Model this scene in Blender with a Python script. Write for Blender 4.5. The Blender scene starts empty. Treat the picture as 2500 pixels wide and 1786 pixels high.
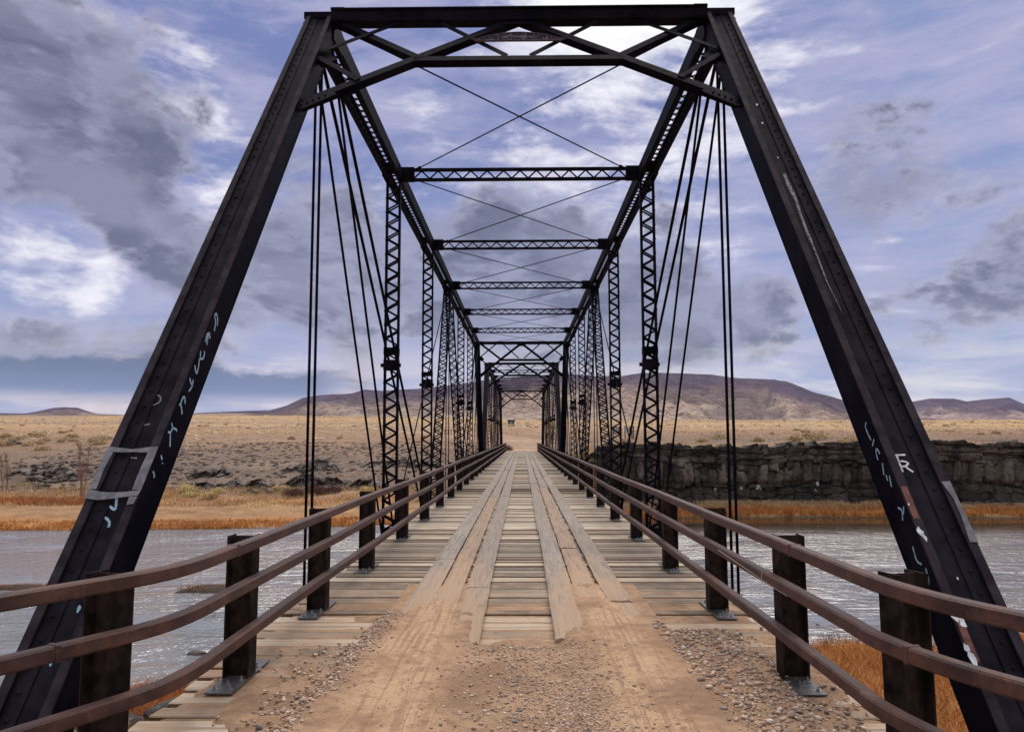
import bpy, bmesh, math, random
import numpy as np
from mathutils import Vector, Matrix, noise as mnoise
random.seed(7); RNG = np.random.RandomState(11)
scene = bpy.context.scene
col = scene.collection

# ------------------------------------------------------------------ camera
F = 1816.15 / 2500.0
PITCH, YAW, ROLL, CX, CH = 0.0950, 0.0135, 0.0022, 0.030, 1.742
cam_data = bpy.data.cameras.new("camera")
cam_data.sensor_width = 36.0
cam_data.lens = 36.0 * F
cam_data.clip_start = 0.05
cam_data.clip_end = 30000
cam = bpy.data.objects.new("camera", cam_data)
cam.matrix_world = (Matrix.Translation((CX, 0, CH)) @ Matrix.Rotation(YAW, 4, 'Z')
                    @ Matrix.Rotation(math.pi / 2 + PITCH, 4, 'X') @ Matrix.Rotation(-ROLL, 4, 'Z'))
col.objects.link(cam)
scene.camera = cam

# ------------------------------------------------------------------ world, sun, exposure
SUN_EL, SUN_AZ = math.radians(56), math.radians(8)      # sun behind thin cloud, ahead of the camera
world = bpy.data.worlds.new("World"); scene.world = world; world.use_nodes = True
nt = world.node_tree; nt.nodes.clear()
class G:
    """tiny helper for building shader graphs"""
    def __init__(s, nt): s.nt = nt; s.n = nt.nodes; s.l = nt.links
    def node(s, t, **k):
        n = s.n.new(t)
        for a, b in k.items(): setattr(n, a, b)
        return n
    def put(s, sock, v):
        if isinstance(v, bpy.types.NodeSocket): s.l.new(v, sock)
        else: sock.default_value = v
    def math(s, op, a, b=0.0, c=0.0, clamp=False):
        n = s.node('ShaderNodeMath', operation=op); n.use_clamp = clamp
        for i, v in enumerate((a, b, c)): s.put(n.inputs[i], v)
        return n.outputs[0]
    def vmath(s, op, a, b=(0, 0, 0)):
        n = s.node('ShaderNodeVectorMath', operation=op)
        s.put(n.inputs[0], a); s.put(n.inputs[1], b)
        return n.outputs['Value'] if op in ('DOT_PRODUCT', 'LENGTH', 'DISTANCE') else n.outputs[0]
    def mix(s, f, a, b, mode='MIX'):
        n = s.node('ShaderNodeMix', data_type='RGBA', blend_type=mode)
        s.put(n.inputs[0], f); s.put(n.inputs[6], a); s.put(n.inputs[7], b)
        return n.outputs[2]
    def ramp(s, f, lo, hi, a=0.0, b=1.0, smooth=True):
        n = s.node('ShaderNodeMapRange'); n.interpolation_type = 'SMOOTHSTEP' if smooth else 'LINEAR'
        s.put(n.inputs[0], f); n.inputs[1].default_value = lo; n.inputs[2].default_value = hi
        n.inputs[3].default_value = a; n.inputs[4].default_value = b
        return n.outputs[0]
    def noise(s, vec, scale, detail=4, rough=.5, dist=0.0, lac=2.0, out=0):
        n = s.node('ShaderNodeTexNoise'); s.put(n.inputs['Vector'], vec)
        n.inputs['Scale'].default_value = scale; n.inputs['Detail'].default_value = detail
        n.inputs['Roughness'].default_value = rough; n.inputs['Distortion'].default_value = dist
        n.inputs['Lacunarity'].default_value = lac
        return n.outputs[out]
    def mapping(s, vec, scale=(1, 1, 1), loc=(0, 0, 0), rot=(0, 0, 0)):
        n = s.node('ShaderNodeMapping'); s.put(n.inputs[0], vec)
        n.inputs['Scale'].default_value = scale; n.inputs['Location'].default_value = loc
        n.inputs['Rotation'].default_value = rot
        return n.outputs[0]

def c4(c): return (c[0], c[1], c[2], 1.0)

def build_world():
    g = G(nt)
    d = g.vmath('NORMALIZE', g.node('ShaderNodeTexCoord').outputs['Generated'])
    sep = g.node('ShaderNodeSeparateXYZ'); g.l.new(d, sep.inputs[0])
    X, Y, Z = sep.outputs
    zz = g.math('ADD', g.math('MAXIMUM', Z, 0.0), 0.16)
    comb = g.node('ShaderNodeCombineXYZ')
    g.put(comb.inputs[0], g.math('DIVIDE', X, zz)); g.put(comb.inputs[1], g.math('DIVIDE', Y, zz))
    q = comb.outputs[0]                                    # cloud-deck coordinates
    def blob(vec, r0, r1, amt=1.0):                        # a cloud mass standing in one direction of the sky
        v = Vector(vec).normalized()
        return g.ramp(g.vmath('DISTANCE', d, tuple(v)), r1, r0, 0.0, amt)
    def dirpx(px, py):                                     # a direction of the sky from bearing and height
        x = (px - 1275) / 1816.; z = math.tan(math.atan((893 - py) / 1816.) + .095)
        return (x, 1.0, z)
    def smax(*a):
        r = a[0]
        for b in a[1:]: r = g.math('MAXIMUM', r, b)
        return r
    def add(*a):
        r = a[0]
        for b in a[1:]: r = g.math('ADD', r, b)
        return r
    sky = g.node('ShaderNodeTexSky', sky_type='NISHITA'); sky.sun_disc = False
    sky.sun_elevation = SUN_EL; sky.sun_rotation = SUN_AZ; sky.altitude = 2300
    sky.air_density = 1.0; sky.dust_density = 1.5; sky.ozone_density = 3.0
    bg0 = g.node('ShaderNodeBackground'); g.l.new(sky.outputs[0], bg0.inputs[0]); bg0.inputs[1].default_value = 0.075
    def sub(a, k=.5): return g.math('SUBTRACT', a, k)
    def mul(a, b): return g.math('MULTIPLY', a, b)
    # warp the directions a little so that nothing runs in straight bands
    wv = g.noise(d, 2.2, 4, .55, out=1)
    w = g.node('ShaderNodeVectorMath', operation='MULTIPLY_ADD'); g.put(w.inputs[0], wv); w.inputs[1].default_value = (.16, .16, .10); g.put(w.inputs[2], d)
    dw = w.outputs[0]
    # high cirrus: streaks falling to the right on the left of the sky, rising gently on the right
    sA = g.noise(g.mapping(dw, (1.1, 1.1, 5.2), rot=(0, .42, 0)), 3.0, 12, .62, .15)
    sB = g.noise(g.mapping(dw, (1.2, 1.2, 6.5), (3, 1, 0), (0, -.16, 0)), 3.2, 12, .62, .15)
    lr = g.ramp(X, -.15, .25)
    cs = add(mul(sA, g.math('SUBTRACT', 1.0, lr)), mul(sB, lr))
    cs2 = g.noise(g.mapping(dw, (1.6, 1.6, 4.0), (7, 3, 2), (0, .2, 0)), 7.0, 10, .65, .1)
    cirf = add(mul(cs, .72), mul(cs2, .28))
    cir = g.ramp(cirf, .43, .62)
    # cumulus banks
    e1 = g.noise(g.mapping(dw, (1, 1, 1.6)), 4.2, 14, .62)
    e2 = g.noise(g.mapping(dw, (1, 1, 1.9), (5, 2, 1)), 13.0, 10, .60)
    mass = smax(blob(dirpx(20, 330), .10, .30, 1.), blob(dirpx(230, 520), .10, .27, 1.0), blob(dirpx(420, 700), .08, .24, .95), blob(dirpx(380, 430), .03, .15, .8),
                blob(dirpx(480, 330), .01, .10, .6), blob(dirpx(640, 640), .04, .20, .95), blob(dirpx(800, 620), .04, .17, .95), blob(dirpx(920, 760), .05, .18, .85), blob(dirpx(700, 780), .03, .16, .8),
                blob(dirpx(1200, 590), .01, .12, .95), blob(dirpx(1340, 640), .02, .13, .85), blob(dirpx(1150, 730), .04, .20, .85), blob(dirpx(1430, 780), .04, .22, .85), blob(dirpx(1640, 770), .02, .18, .95),
                blob(dirpx(1860, 760), .02, .11, .9), blob(dirpx(560, 620), .02, .14, .8), blob(dirpx(180, 800), .02, .15, .8), blob(dirpx(1950, 680), .02, .16, .5), blob(dirpx(600, 560), .02, .16, .75), blob(dirpx(1000, 640), .02, .14, .75), blob(dirpx(2250, 560), .02, .22, .5), blob(dirpx(2000, 830), .02, .15, .45), blob(dirpx(760, 480), .01, .11, .6), blob(dirpx(1600, 660), .02, .12, .6),
                blob(dirpx(2150, 420), .02, .20, .62), blob(dirpx(2380, 400), .02, .16, .55), blob(dirpx(2330, 700), .02, .16, .68), blob(dirpx(2480, 650), .02, .13, .74), blob(dirpx(2130, 780), .02, .16, .5),
                blob(dirpx(60, 730), .04, .16, .95), blob(dirpx(330, 830), .03, .2, .75),
                blob((-1, -.9, .3), .2, .6, .7), blob((.9, -1.2, .3), .2, .6, .7))
    gapm = smax(blob(dirpx(90, 640), .02, .10, 1.), blob(dirpx(200, 690), .02, .08, .9), blob(dirpx(300, 740), .01, .07, .6), blob(dirpx(660, 900), .0, .09, .6), blob(dirpx(540, 420), .01, .075, .9), blob(dirpx(480, 470), .01, .05, .8), blob(dirpx(560, 510), .01, .05, .6), blob(dirpx(1000, 880), .01, .09, .5))
    f = add(mass, mul(sub(e1), 2.0), mul(sub(e2), .9), mul(gapm, -.85))
    cum = g.ramp(f, .40, .74)
    shade = g.ramp(add(f, mul(sub(e2), 1.9), mul(sub(cs2), .8), mul(sub(g.noise(g.mapping(dw, (1, 1, 2.2)), 34.0, 8, .6)), .8)), .50, 1.10)
    elev = g.ramp(Z, 0.02, .42)
    base = g.mix(elev, (.33, .38, .60, 1), (.175, .215, .46, 1))
    base = g.mix(g.ramp(X, .12, .5, 0, .6), base, (.30, .37, .62, 1))
    cir = g.ramp(cirf, .40, .58)
    c = g.mix(mul(cir, .85), base, (.44, .435, .63, 1))
    c = g.mix(mul(g.ramp(cirf, .56, .70), .7), c, (.74, .71, .86, 1))
    bright = smax(blob(dirpx(1560, 10), .04, .34, 1.05), blob(dirpx(380, 230), .02, .16, .75), blob(dirpx(1120, 330), .02, .14, .5), blob(dirpx(1650, 330), .02, .16, .6), blob(dirpx(1250, 480), .03, .24, .75), blob(dirpx(1620, 480), .03, .22, .6), blob(dirpx(330, 190), .02, .20, .6), blob(dirpx(700, 60), .02, .2, .3),
                  blob(dirpx(60, 640), .01, .10, .9), blob(dirpx(210, 690), .01, .08, .8), blob(dirpx(540, 420), .01, .09, .9), blob(dirpx(660, 900), .0, .12, .7), blob(dirpx(950, 480), .02, .12, .8), blob(dirpx(2000, 560), .02, .22, .35))
    c = g.mix(g.ramp(add(mul(bright, .72), mul(sub(g.noise(g.mapping(dw, (1, 1, 2.6), (1, 4, 8)), 9.0, 12, .62)), 1.5), mul(sub(cirf), 2.2), mul(sub(e2), .8)), .35, .95), c, (.98, .94, 1.0, 1))
    edgec = g.mix(g.ramp(e2, .4, .65), (.30, .30, .42, 1), (.56, .54, .67, 1))
    deep = g.mix(g.ramp(g.noise(g.mapping(dw, (1, 1, 2.4), (2, 9, 4)), 6.5, 12, .62), .36, .64), (.110, .112, .170, 1), (.25, .24, .33, 1))
    dark = g.mix(shade, edgec, deep)
    c = g.mix(mul(cum, .95), c, dark)
    c = g.mix(g.ramp(add(blob(dirpx(1540, -120), .02, .24, 1.3), mul(sub(cirf), 1.6), mul(sub(e1), .8)), .35, .95), c, (1.1, 1.08, 1.08, 1))
    c = g.mix(g.ramp(Y, -.05, -.75, 0, .8), c, (1.05, 1.02, 1.03, 1))      # brighter, warmer sky added behind the camera to light the faces toward it
    c = g.mix(g.ramp(Z, .55, .95, 0, .6), c, (1.2, 1.17, 1.17, 1))  # overhead sky brightened as well, for added light from above
    # pale strip over the horizon, blue cloud bank low in the left
    nl = g.noise(g.mapping(dw, (1, 1, 7)), 4.0, 9, .58, .1)
    strip = mul(g.ramp(Z, .15, .045), g.ramp(nl, .42, .60))
    warm = g.mix(g.ramp(X, -.1, .5), (.86, .72, .76, 1), (.90, .85, .80, 1))
    c = g.mix(mul(strip, .72), c, warm)
    bank = mul(mul(g.ramp(Z, .036, .060), g.ramp(add(Z, mul(sub(e1), -.09), mul(sub(e2), -.05)), .098, .086)), g.ramp(g.math('DIVIDE', X, g.math('MAXIMUM', Y, .05)), -.20, -.30))
    c = g.mix(mul(bank, .95), c, g.mix(g.ramp(Z, .04, .09), (.10, .17, .38, 1), (.065, .10, .21, 1)))
    bg1 = g.node('ShaderNodeBackground'); g.l.new(c, bg1.inputs[0]); bg1.inputs[1].default_value = 0.84
    mx = g.node('ShaderNodeMixShader'); mx.inputs[0].default_value = .86
    g.l.new(bg0.outputs[0], mx.inputs[1]); g.l.new(bg1.outputs[0], mx.inputs[2])
    out = g.node('ShaderNodeOutputWorld'); g.l.new(mx.outputs[0], out.inputs[0])
build_world()

sun_d = bpy.data.lights.new("sun", 'SUN'); sun_d.energy = 2.9; sun_d.angle = math.radians(48); sun_d.color = (1.0, .92, .83)
sun = bpy.data.objects.new("sun", sun_d); col.objects.link(sun)
sdir = Vector((math.sin(SUN_AZ) * math.cos(SUN_EL), math.cos(SUN_AZ) * math.cos(SUN_EL), math.sin(SUN_EL)))
sun.rotation_euler = sdir.to_track_quat('Z', 'Y').to_euler()

scene.view_settings.view_transform = 'Standard'; scene.view_settings.look = 'None'
scene.view_settings.exposure = 0.35; scene.view_settings.gamma = 1.0
scene.render.engine = 'CYCLES'
scene.cycles.max_bounces = 6; scene.cycles.diffuse_bounces = 3; scene.cycles.glossy_bounces = 3
scene.cycles.transparent_max_bounces = 8; scene.cycles.volume_bounces = 0
scene.cycles.caustics_reflective = False; scene.cycles.caustics_refractive = False

# ------------------------------------------------------------------ mesh helpers
class MB:
    def __init__(s): s.v = []; s.f = []
    def quad(s, a, b, c, d):
        n = len(s.v); s.v += [tuple(a), tuple(b), tuple(c), tuple(d)]; s.f.append((n, n + 1, n + 2, n + 3))
    def poly(s, pts):
        n = len(s.v); s.v += [tuple(p) for p in pts]; s.f.append(tuple(range(n, n + len(pts))))
    def box(s, x0, x1, y0, y1, z0, z1):
        n = len(s.v)
        s.v += [(x0, y0, z0), (x1, y0, z0), (x1, y1, z0), (x0, y1, z0), (x0, y0, z1), (x1, y0, z1), (x1, y1, z1), (x0, y1, z1)]
        s.f += [(n, n + 3, n + 2, n + 1), (n + 4, n + 5, n + 6, n + 7), (n, n + 1, n + 5, n + 4), (n + 1, n + 2, n + 6, n + 5), (n + 2, n + 3, n + 7, n + 6), (n + 3, n, n + 4, n + 7)]
    def bar(s, p, q, w, d, up=(0, 0, 1), off=(0, 0)):
        """box from p to q: width w across, depth d along up"""
        p = Vector(p); q = Vector(q); t = (q - p).normalized(); up = Vector(up)
        a = t.cross(up)
        if a.length < 1e-5: a = t.cross(Vector((1, 0, 0)))
        a.normalize(); b = a.cross(t).normalized()
        o = a * off[0] + b * off[1]; n = len(s.v)
        for e in (p, q):
            for i, j in ((-1, -1), (1, -1), (1, 1), (-1, 1)): s.v.append(tuple(e + o + a * (w / 2 * i) + b * (d / 2 * j)))
        s.f += [(n, n + 1, n + 2, n + 3), (n + 7, n + 6, n + 5, n + 4)]
        for k in range(4): s.f.append((n + (k + 1) % 4, n + k, n + 4 + k, n + 4 + (k + 1) % 4))
    def rod(s, p, q, r, n_=6):
        p = Vector(p); q = Vector(q); t = (q - p).normalized(); a = t.orthogonal().normalized(); b = t.cross(a)
        n = len(s.v)
        for e in (p, q):
            for k in range(n_):
                an = 2 * math.pi * k / n_; s.v.append(tuple(e + a * (r * math.cos(an)) + b * (r * math.sin(an))))
        for k in range(n_): s.f.append((n + k, n + (k + 1) % n_, n + n_ + (k + 1) % n_, n + n_ + k))
        s.f.append(tuple(n + k for k in reversed(range(n_)))); s.f.append(tuple(n + n_ + k for k in range(n_)))
    def tube(s, pts, rad, n_=6, caps=True):
        """tube through pts with radius list"""
        pts = [Vector(p) for p in pts]; base = len(s.v); m = len(pts)
        for i, p in enumerate(pts):
            t = (pts[min(i + 1, m - 1)] - pts[max(i - 1, 0)]).normalized()
            a = t.cross(Vector((.31, .17, .93)))
            if a.length < 1e-4: a = t.orthogonal()
            a.normalize(); b = t.cross(a)
            r = rad[i] if hasattr(rad, '__len__') else rad
            for k in range(n_):
                an = 2 * math.pi * k / n_; s.v.append(tuple(p + a * (r * math.cos(an)) + b * (r * math.sin(an))))
        for i in range(m - 1):
            for k in range(n_):
                a0 = base + i * n_ + k; a1 = base + i * n_ + (k + 1) % n_
                s.f.append((a0, a1, a1 + n_, a0 + n_))
        if caps:
            s.f.append(tuple(base + k for k in reversed(range(n_)))); s.f.append(tuple(base + (m - 1) * n_ + k for k in range(n_)))
    def dome(s, c, nrm, r, n_=7):
        c = Vector(c); nrm = Vector(nrm).normalized(); a = nrm.orthogonal().normalized(); b = nrm.cross(a); n = len(s.v)
        for h, rr in ((0, 1.0), (.55, .78)):
            for k in range(n_):
                an = 2 * math.pi * k / n_; s.v.append(tuple(c + nrm * (h * r) + (a * math.cos(an) + b * math.sin(an)) * (r * rr)))
        s.v.append(tuple(c + nrm * (.8 * r)))
        for k in range(n_):
            k1 = (k + 1) % n_
            s.f += [(n + k, n + k1, n + n_ + k1, n + n_ + k), (n + n_ + k, n + n_ + k1, n + 2 * n_)]
    def sweep(s, pts, prof, side, closed=True):
        """sweep profile [(u,n)] along pts; side(i) gives (uvec, nvec)"""
        base = len(s.v); m = len(prof)
        for i, p in enumerate(pts):
            u, n = side(i); p = Vector(p)
            for a, b in prof: s.v.append(tuple(p + u * a + n * b))
        for i in range(len(pts) - 1):
            for k in range(m):
                a0 = base + i * m + k; a1 = base + i * m + (k + 1) % m
                s.f.append((a0, a1, a1 + m, a0 + m))
        s.f.append(tuple(base + k for k in reversed(range(m)))); s.f.append(tuple(base + (len(pts) - 1) * m + k for k in range(m)))
    def mesh(s, name):
        me = bpy.data.meshes.new(name); me.from_pydata(s.v, [], s.f); me.update()
        return me
    def build(s, name, mat, parent=None, smooth=False, loc=None):
        me = s.mesh(name)
        if mat: me.materials.append(mat)
        if smooth: me.polygons.foreach_set('use_smooth', [True] * len(me.polygons))
        o = bpy.data.objects.new(name, me); col.objects.link(o)
        if parent: o.parent = parent
        if loc: o.location = loc
        return o

def np_mesh(name, V, Fq, mat, parent=None, smooth=False, colors=None, cname='zone'):
    V = np.asarray(V, dtype=np.float32); Fq = np.asarray(Fq, dtype=np.int32)
    me = bpy.data.meshes.new(name); k = Fq.shape[1]
    me.vertices.add(len(V)); me.vertices.foreach_set('co', V.ravel())
    me.loops.add(Fq.size); me.loops.foreach_set('vertex_index', Fq.ravel())
    me.polygons.add(len(Fq)); me.polygons.foreach_set('loop_start', np.arange(0, Fq.size, k, dtype=np.int32))
    me.polygons.foreach_set('loop_total', np.full(len(Fq), k, dtype=np.int32))
    if smooth: me.polygons.foreach_set('use_smooth', np.ones(len(Fq), dtype=bool))
    me.update(calc_edges=True)
    if colors is not None:
        at = me.color_attributes.new(cname, 'FLOAT_COLOR', 'POINT')
        c = np.ones((len(V), 4), dtype=np.float32); c[:, :colors.shape[1]] = colors; at.data.foreach_set('color', c.ravel())
    if mat: me.materials.append(mat)
    me.validate()
    o = bpy.data.objects.new(name, me); col.objects.link(o)
    if parent: o.parent = parent
    return o

def tag(o, label=None, cat=None, group=None, kind=None):
    if label: o['label'] = label
    if cat: o['category'] = cat
    if group: o['group'] = group
    if kind: o['kind'] = kind
    return o
def empty(name, loc=(0, 0, 0), rz=0):
    o = bpy.data.objects.new(name, None); o.location = loc; o.rotation_euler = (0, 0, rz); o.empty_display_size = .2
    col.objects.link(o); return o
def copy_tree(o, parent=None, skip=()):
    c = o.copy(); col.objects.link(c); c.parent = parent
    for ch in list(o.children):
        if not any(ch.name.startswith(k) for k in skip): copy_tree(ch, c, skip)
    return c

# numpy value noise
_perm = RNG.rand(256, 256)
def vnoise(x, y):
    xi = np.floor(x).astype(int); yi = np.floor(y).astype(int); fx = x - xi; fy = y - yi
    fx = fx * fx * (3 - 2 * fx); fy = fy * fy * (3 - 2 * fy)
    g_ = lambda a, b: _perm[a % 256, b % 256]
    return (g_(xi, yi) * (1 - fx) * (1 - fy) + g_(xi + 1, yi) * fx * (1 - fy) + g_(xi, yi + 1) * (1 - fx) * fy + g_(xi + 1, yi + 1) * fx * fy) * 2 - 1
def fbm(x, y, o=5, r=.5):
    a = 1.; t = 0.; s = 0.
    for i in range(o):
        t = t + a * vnoise(x * 2 ** i + 17.3 * i, y * 2 ** i + 9.1 * i); s += a; a *= r
    return t / s
def cells(x, y, seed=0, jit=.85, sq=.6):
    xi = np.floor(x).astype(int); yi = np.floor(y).astype(int); R_ = np.random.RandomState(seed).rand(4, 8191)
    f1 = np.full(x.shape, 9.); f2 = np.full(x.shape, 9.); cid = np.zeros(x.shape, int); px = np.zeros(x.shape); py = np.zeros(x.shape)
    for i in (-1, 0, 1):
        for j in (-1, 0, 1):
            k = ((xi + i) * 1619 + (yi + j) * 3571) % 8191
            cx_ = xi + i + .5 + (R_[0][k] - .5) * jit; cy_ = yi + j + .5 + (R_[1][k] - .5) * jit
            dd = np.maximum(np.abs(x - cx_), np.abs(y - cy_)) * sq + np.hypot(x - cx_, y - cy_) * (1 - sq)
            m = dd < f1; f2 = np.where(m, f1, np.minimum(f2, dd)); px = np.where(m, x - cx_, px); py = np.where(m, y - cy_, py); cid = np.where(m, k, cid); f1 = np.where(m, dd, f1)
    return R_[2][cid], R_[3][cid], f2 - f1, px, py
def sstep(a, b, x):
    t = np.clip((x - a) / (b - a), 0, 1); return t * t * (3 - 2 * t)

# ------------------------------------------------------------------ materials
def mat_new(name):
    m = bpy.data.materials.new(name); m.use_nodes = True; m.node_tree.nodes.clear()
    g = G(m.node_tree); b = g.node('ShaderNodeBsdfPrincipled'); o = g.node('ShaderNodeOutputMaterial')
    g.l.new(b.outputs[0], o.inputs[0]); return m, g, b
def bump(g, b, h, strength=.3, dist=.01):
    n = g.node('ShaderNodeBump'); n.inputs['Strength'].default_value = strength; n.inputs['Distance'].default_value = dist
    g.put(n.inputs['Height'], h); g.l.new(n.outputs[0], b.inputs['Normal'])
def m_simple(name, ca, cb, scale=6, rough=.6, detail=6, bs=.2, bd=.004, spec=.5, metal=0., r2=None):
    m, g, b = mat_new(name)
    P = g.node('ShaderNodeTexCoord').outputs['Object']
    n = g.noise(P, scale, detail, .6)
    g.put(b.inputs['Base Color'], g.mix(g.ramp(n, .35, .68), c4(ca), c4(cb)))
    b.inputs['Specular IOR Level'].default_value = spec; b.inputs['Metallic'].default_value = metal
    if r2 is None: b.inputs['Roughness'].default_value = rough
    else: g.put(b.inputs['Roughness'], g.ramp(n, .3, .7, rough, r2))
    bump(g, b, g.noise(P, scale * 6, 4, .6), bs, bd)
    return m
# painted riveted steel: near-black, a little violet, thin rust film and pale dust
def m_steel_():
    m, g, b = mat_new('truss_steel')
    P = g.node('ShaderNodeTexCoord').outputs['Object']
    n = g.noise(P, 2.2, 7, .62); n2 = g.noise(P, 34, 4, .6); n3 = g.noise(g.mapping(P, (1, 1, .25)), 7, 5, .6)
    c = g.mix(g.ramp(n, .38, .66), (.0035, .0035, .0075, 1), (.0095, .0085, .0135, 1))
    c = g.mix(g.math('MULTIPLY', g.ramp(n3, .62, .78), .4), c, (.022, .011, .009, 1))
    c = g.mix(g.math('MULTIPLY', g.ramp(n2, .60, .80), .3), c, (.022, .020, .024, 1))
    g.put(b.inputs['Base Color'], c); g.put(b.inputs['Roughness'], g.ramp(n2, .3, .7, .42, .62))
    b.inputs['Specular IOR Level'].default_value = .012
    bump(g, b, n2, .25, .002); return m
M_steel = m_steel_()
M_web = m_simple('lit_cover', (.008, .007, .011), (.019, .016, .023), 5, .7, 9, .4, .002, .04)  # lighter truss steel: the cover plate's sky-lit tone put into its colour
M_flange = m_simple('lit_flange', (.018, .015, .020), (.038, .032, .040), 7, .70, 9, .4, .002, .04)  # paler truss steel: sky light on the upturned flanges put into the colour
def m_rail_():
    m, g, b = mat_new('rail_steel'); P = g.node('ShaderNodeTexCoord').outputs['Object']
    n = g.noise(P, 4.0, 9, .66); st = g.noise(g.mapping(P, (30, 1.6, 30)), 2.0, 7, .65, .4); ch = g.noise(P, 60, 4, .7)
    c = g.mix(g.ramp(n, .36, .66), (.040, .018, .0145, 1), (.105, .050, .037, 1))
    c = g.mix(g.ramp(st, .54, .72, 0, .6), c, (.035, .019, .017, 1))
    c = g.mix(g.math('MULTIPLY', g.ramp(g.noise(P, 9, 6, .7), .58, .70), .55), c, (.19, .085, .045, 1))
    c = g.mix(g.ramp(g.math('MULTIPLY', ch, g.ramp(st, .50, .62)), .66, .70, 0, .75), c, (.36, .30, .27, 1))
    g.put(b.inputs['Base Color'], c); g.put(b.inputs['Roughness'], g.ramp(n, .3, .7, .50, .74)); b.inputs['Specular IOR Level'].default_value = .35
    bump(g, b, g.math('ADD', g.math('MULTIPLY', ch, .4), st), .5, .004); return m
M_rail = m_rail_()
M_post = m_simple('post_steel', (.012, .009, .008), (.042, .029, .025), 9, .6, 6, .3, .002, .05)
M_plate = m_simple('base_plate_steel', (.065, .066, .062), (.11, .105, .095), 12, .45, 6, .3, .002, .5)
M_bolt = m_simple('galvanised_bolt', (.30, .30, .29), (.45, .44, .42), 40, .35, 3, .2, .001, .5, .6)
M_plaque = m_simple('plaque_iron', (.055, .042, .050), (.09, .068, .078), 14, .7, 6, .3, .003, .05)
M_letter = m_simple('plaque_letter', (.004, .003, .004), (.008, .006, .007), 20, .8, 6, .1, .001, .0)
M_tape = m_simple('duct_tape', (.085, .085, .098), (.165, .165, .185), 18, .35, 5, .5, .003, .5)
M_blue = m_simple('graffiti_blue', (.20, .34, .45), (.30, .46, .58), 20, .6)
M_white = m_simple('paint_white', (.42, .44, .48), (.68, .70, .72), 20, .6)
M_faint = m_simple('chalky_scrawl', (.10, .105, .12), (.22, .23, .25), 30, .8)
M_scratch = m_simple('scraped_paint', (.02, .018, .02), (.30, .30, .32), 42, .8, 10)
M_scratch2 = m_simple('bare_scratch', (.45, .34, .26), (.62, .52, .43), 40, .7)
M_rust = m_simple('bare_rust', (.085, .025, .018), (.17, .055, .04), 18, .75)
M_conc = m_simple('pier_concrete', (.26, .24, .21), (.36, .33, .29), 1.2, .85, 8, .5, .02)
M_black = m_simple('kiosk_dark', (.02, .02, .022), (.04, .036, .034), 4, .6)
M_panel = m_simple('kiosk_panel', (.16, .19, .27), (.36, .38, .44), 6, .5)
M_roof = m_simple('kiosk_roof', (.07, .08, .11), (.12, .13, .16), 6, .6)
M_signw = m_simple('sign_white', (.62, .62, .60), (.74, .73, .70), 6, .5)
M_signb = m_simple('sign_black', (.012, .012, .014), (.02, .02, .022), 6, .5)
M_signpost = m_simple('sign_post', (.055, .03, .024), (.09, .05, .038), 6, .7)
M_bark = m_simple('sapling_bark', (.17, .085, .06), (.27, .16, .12), 6, .8)

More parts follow.
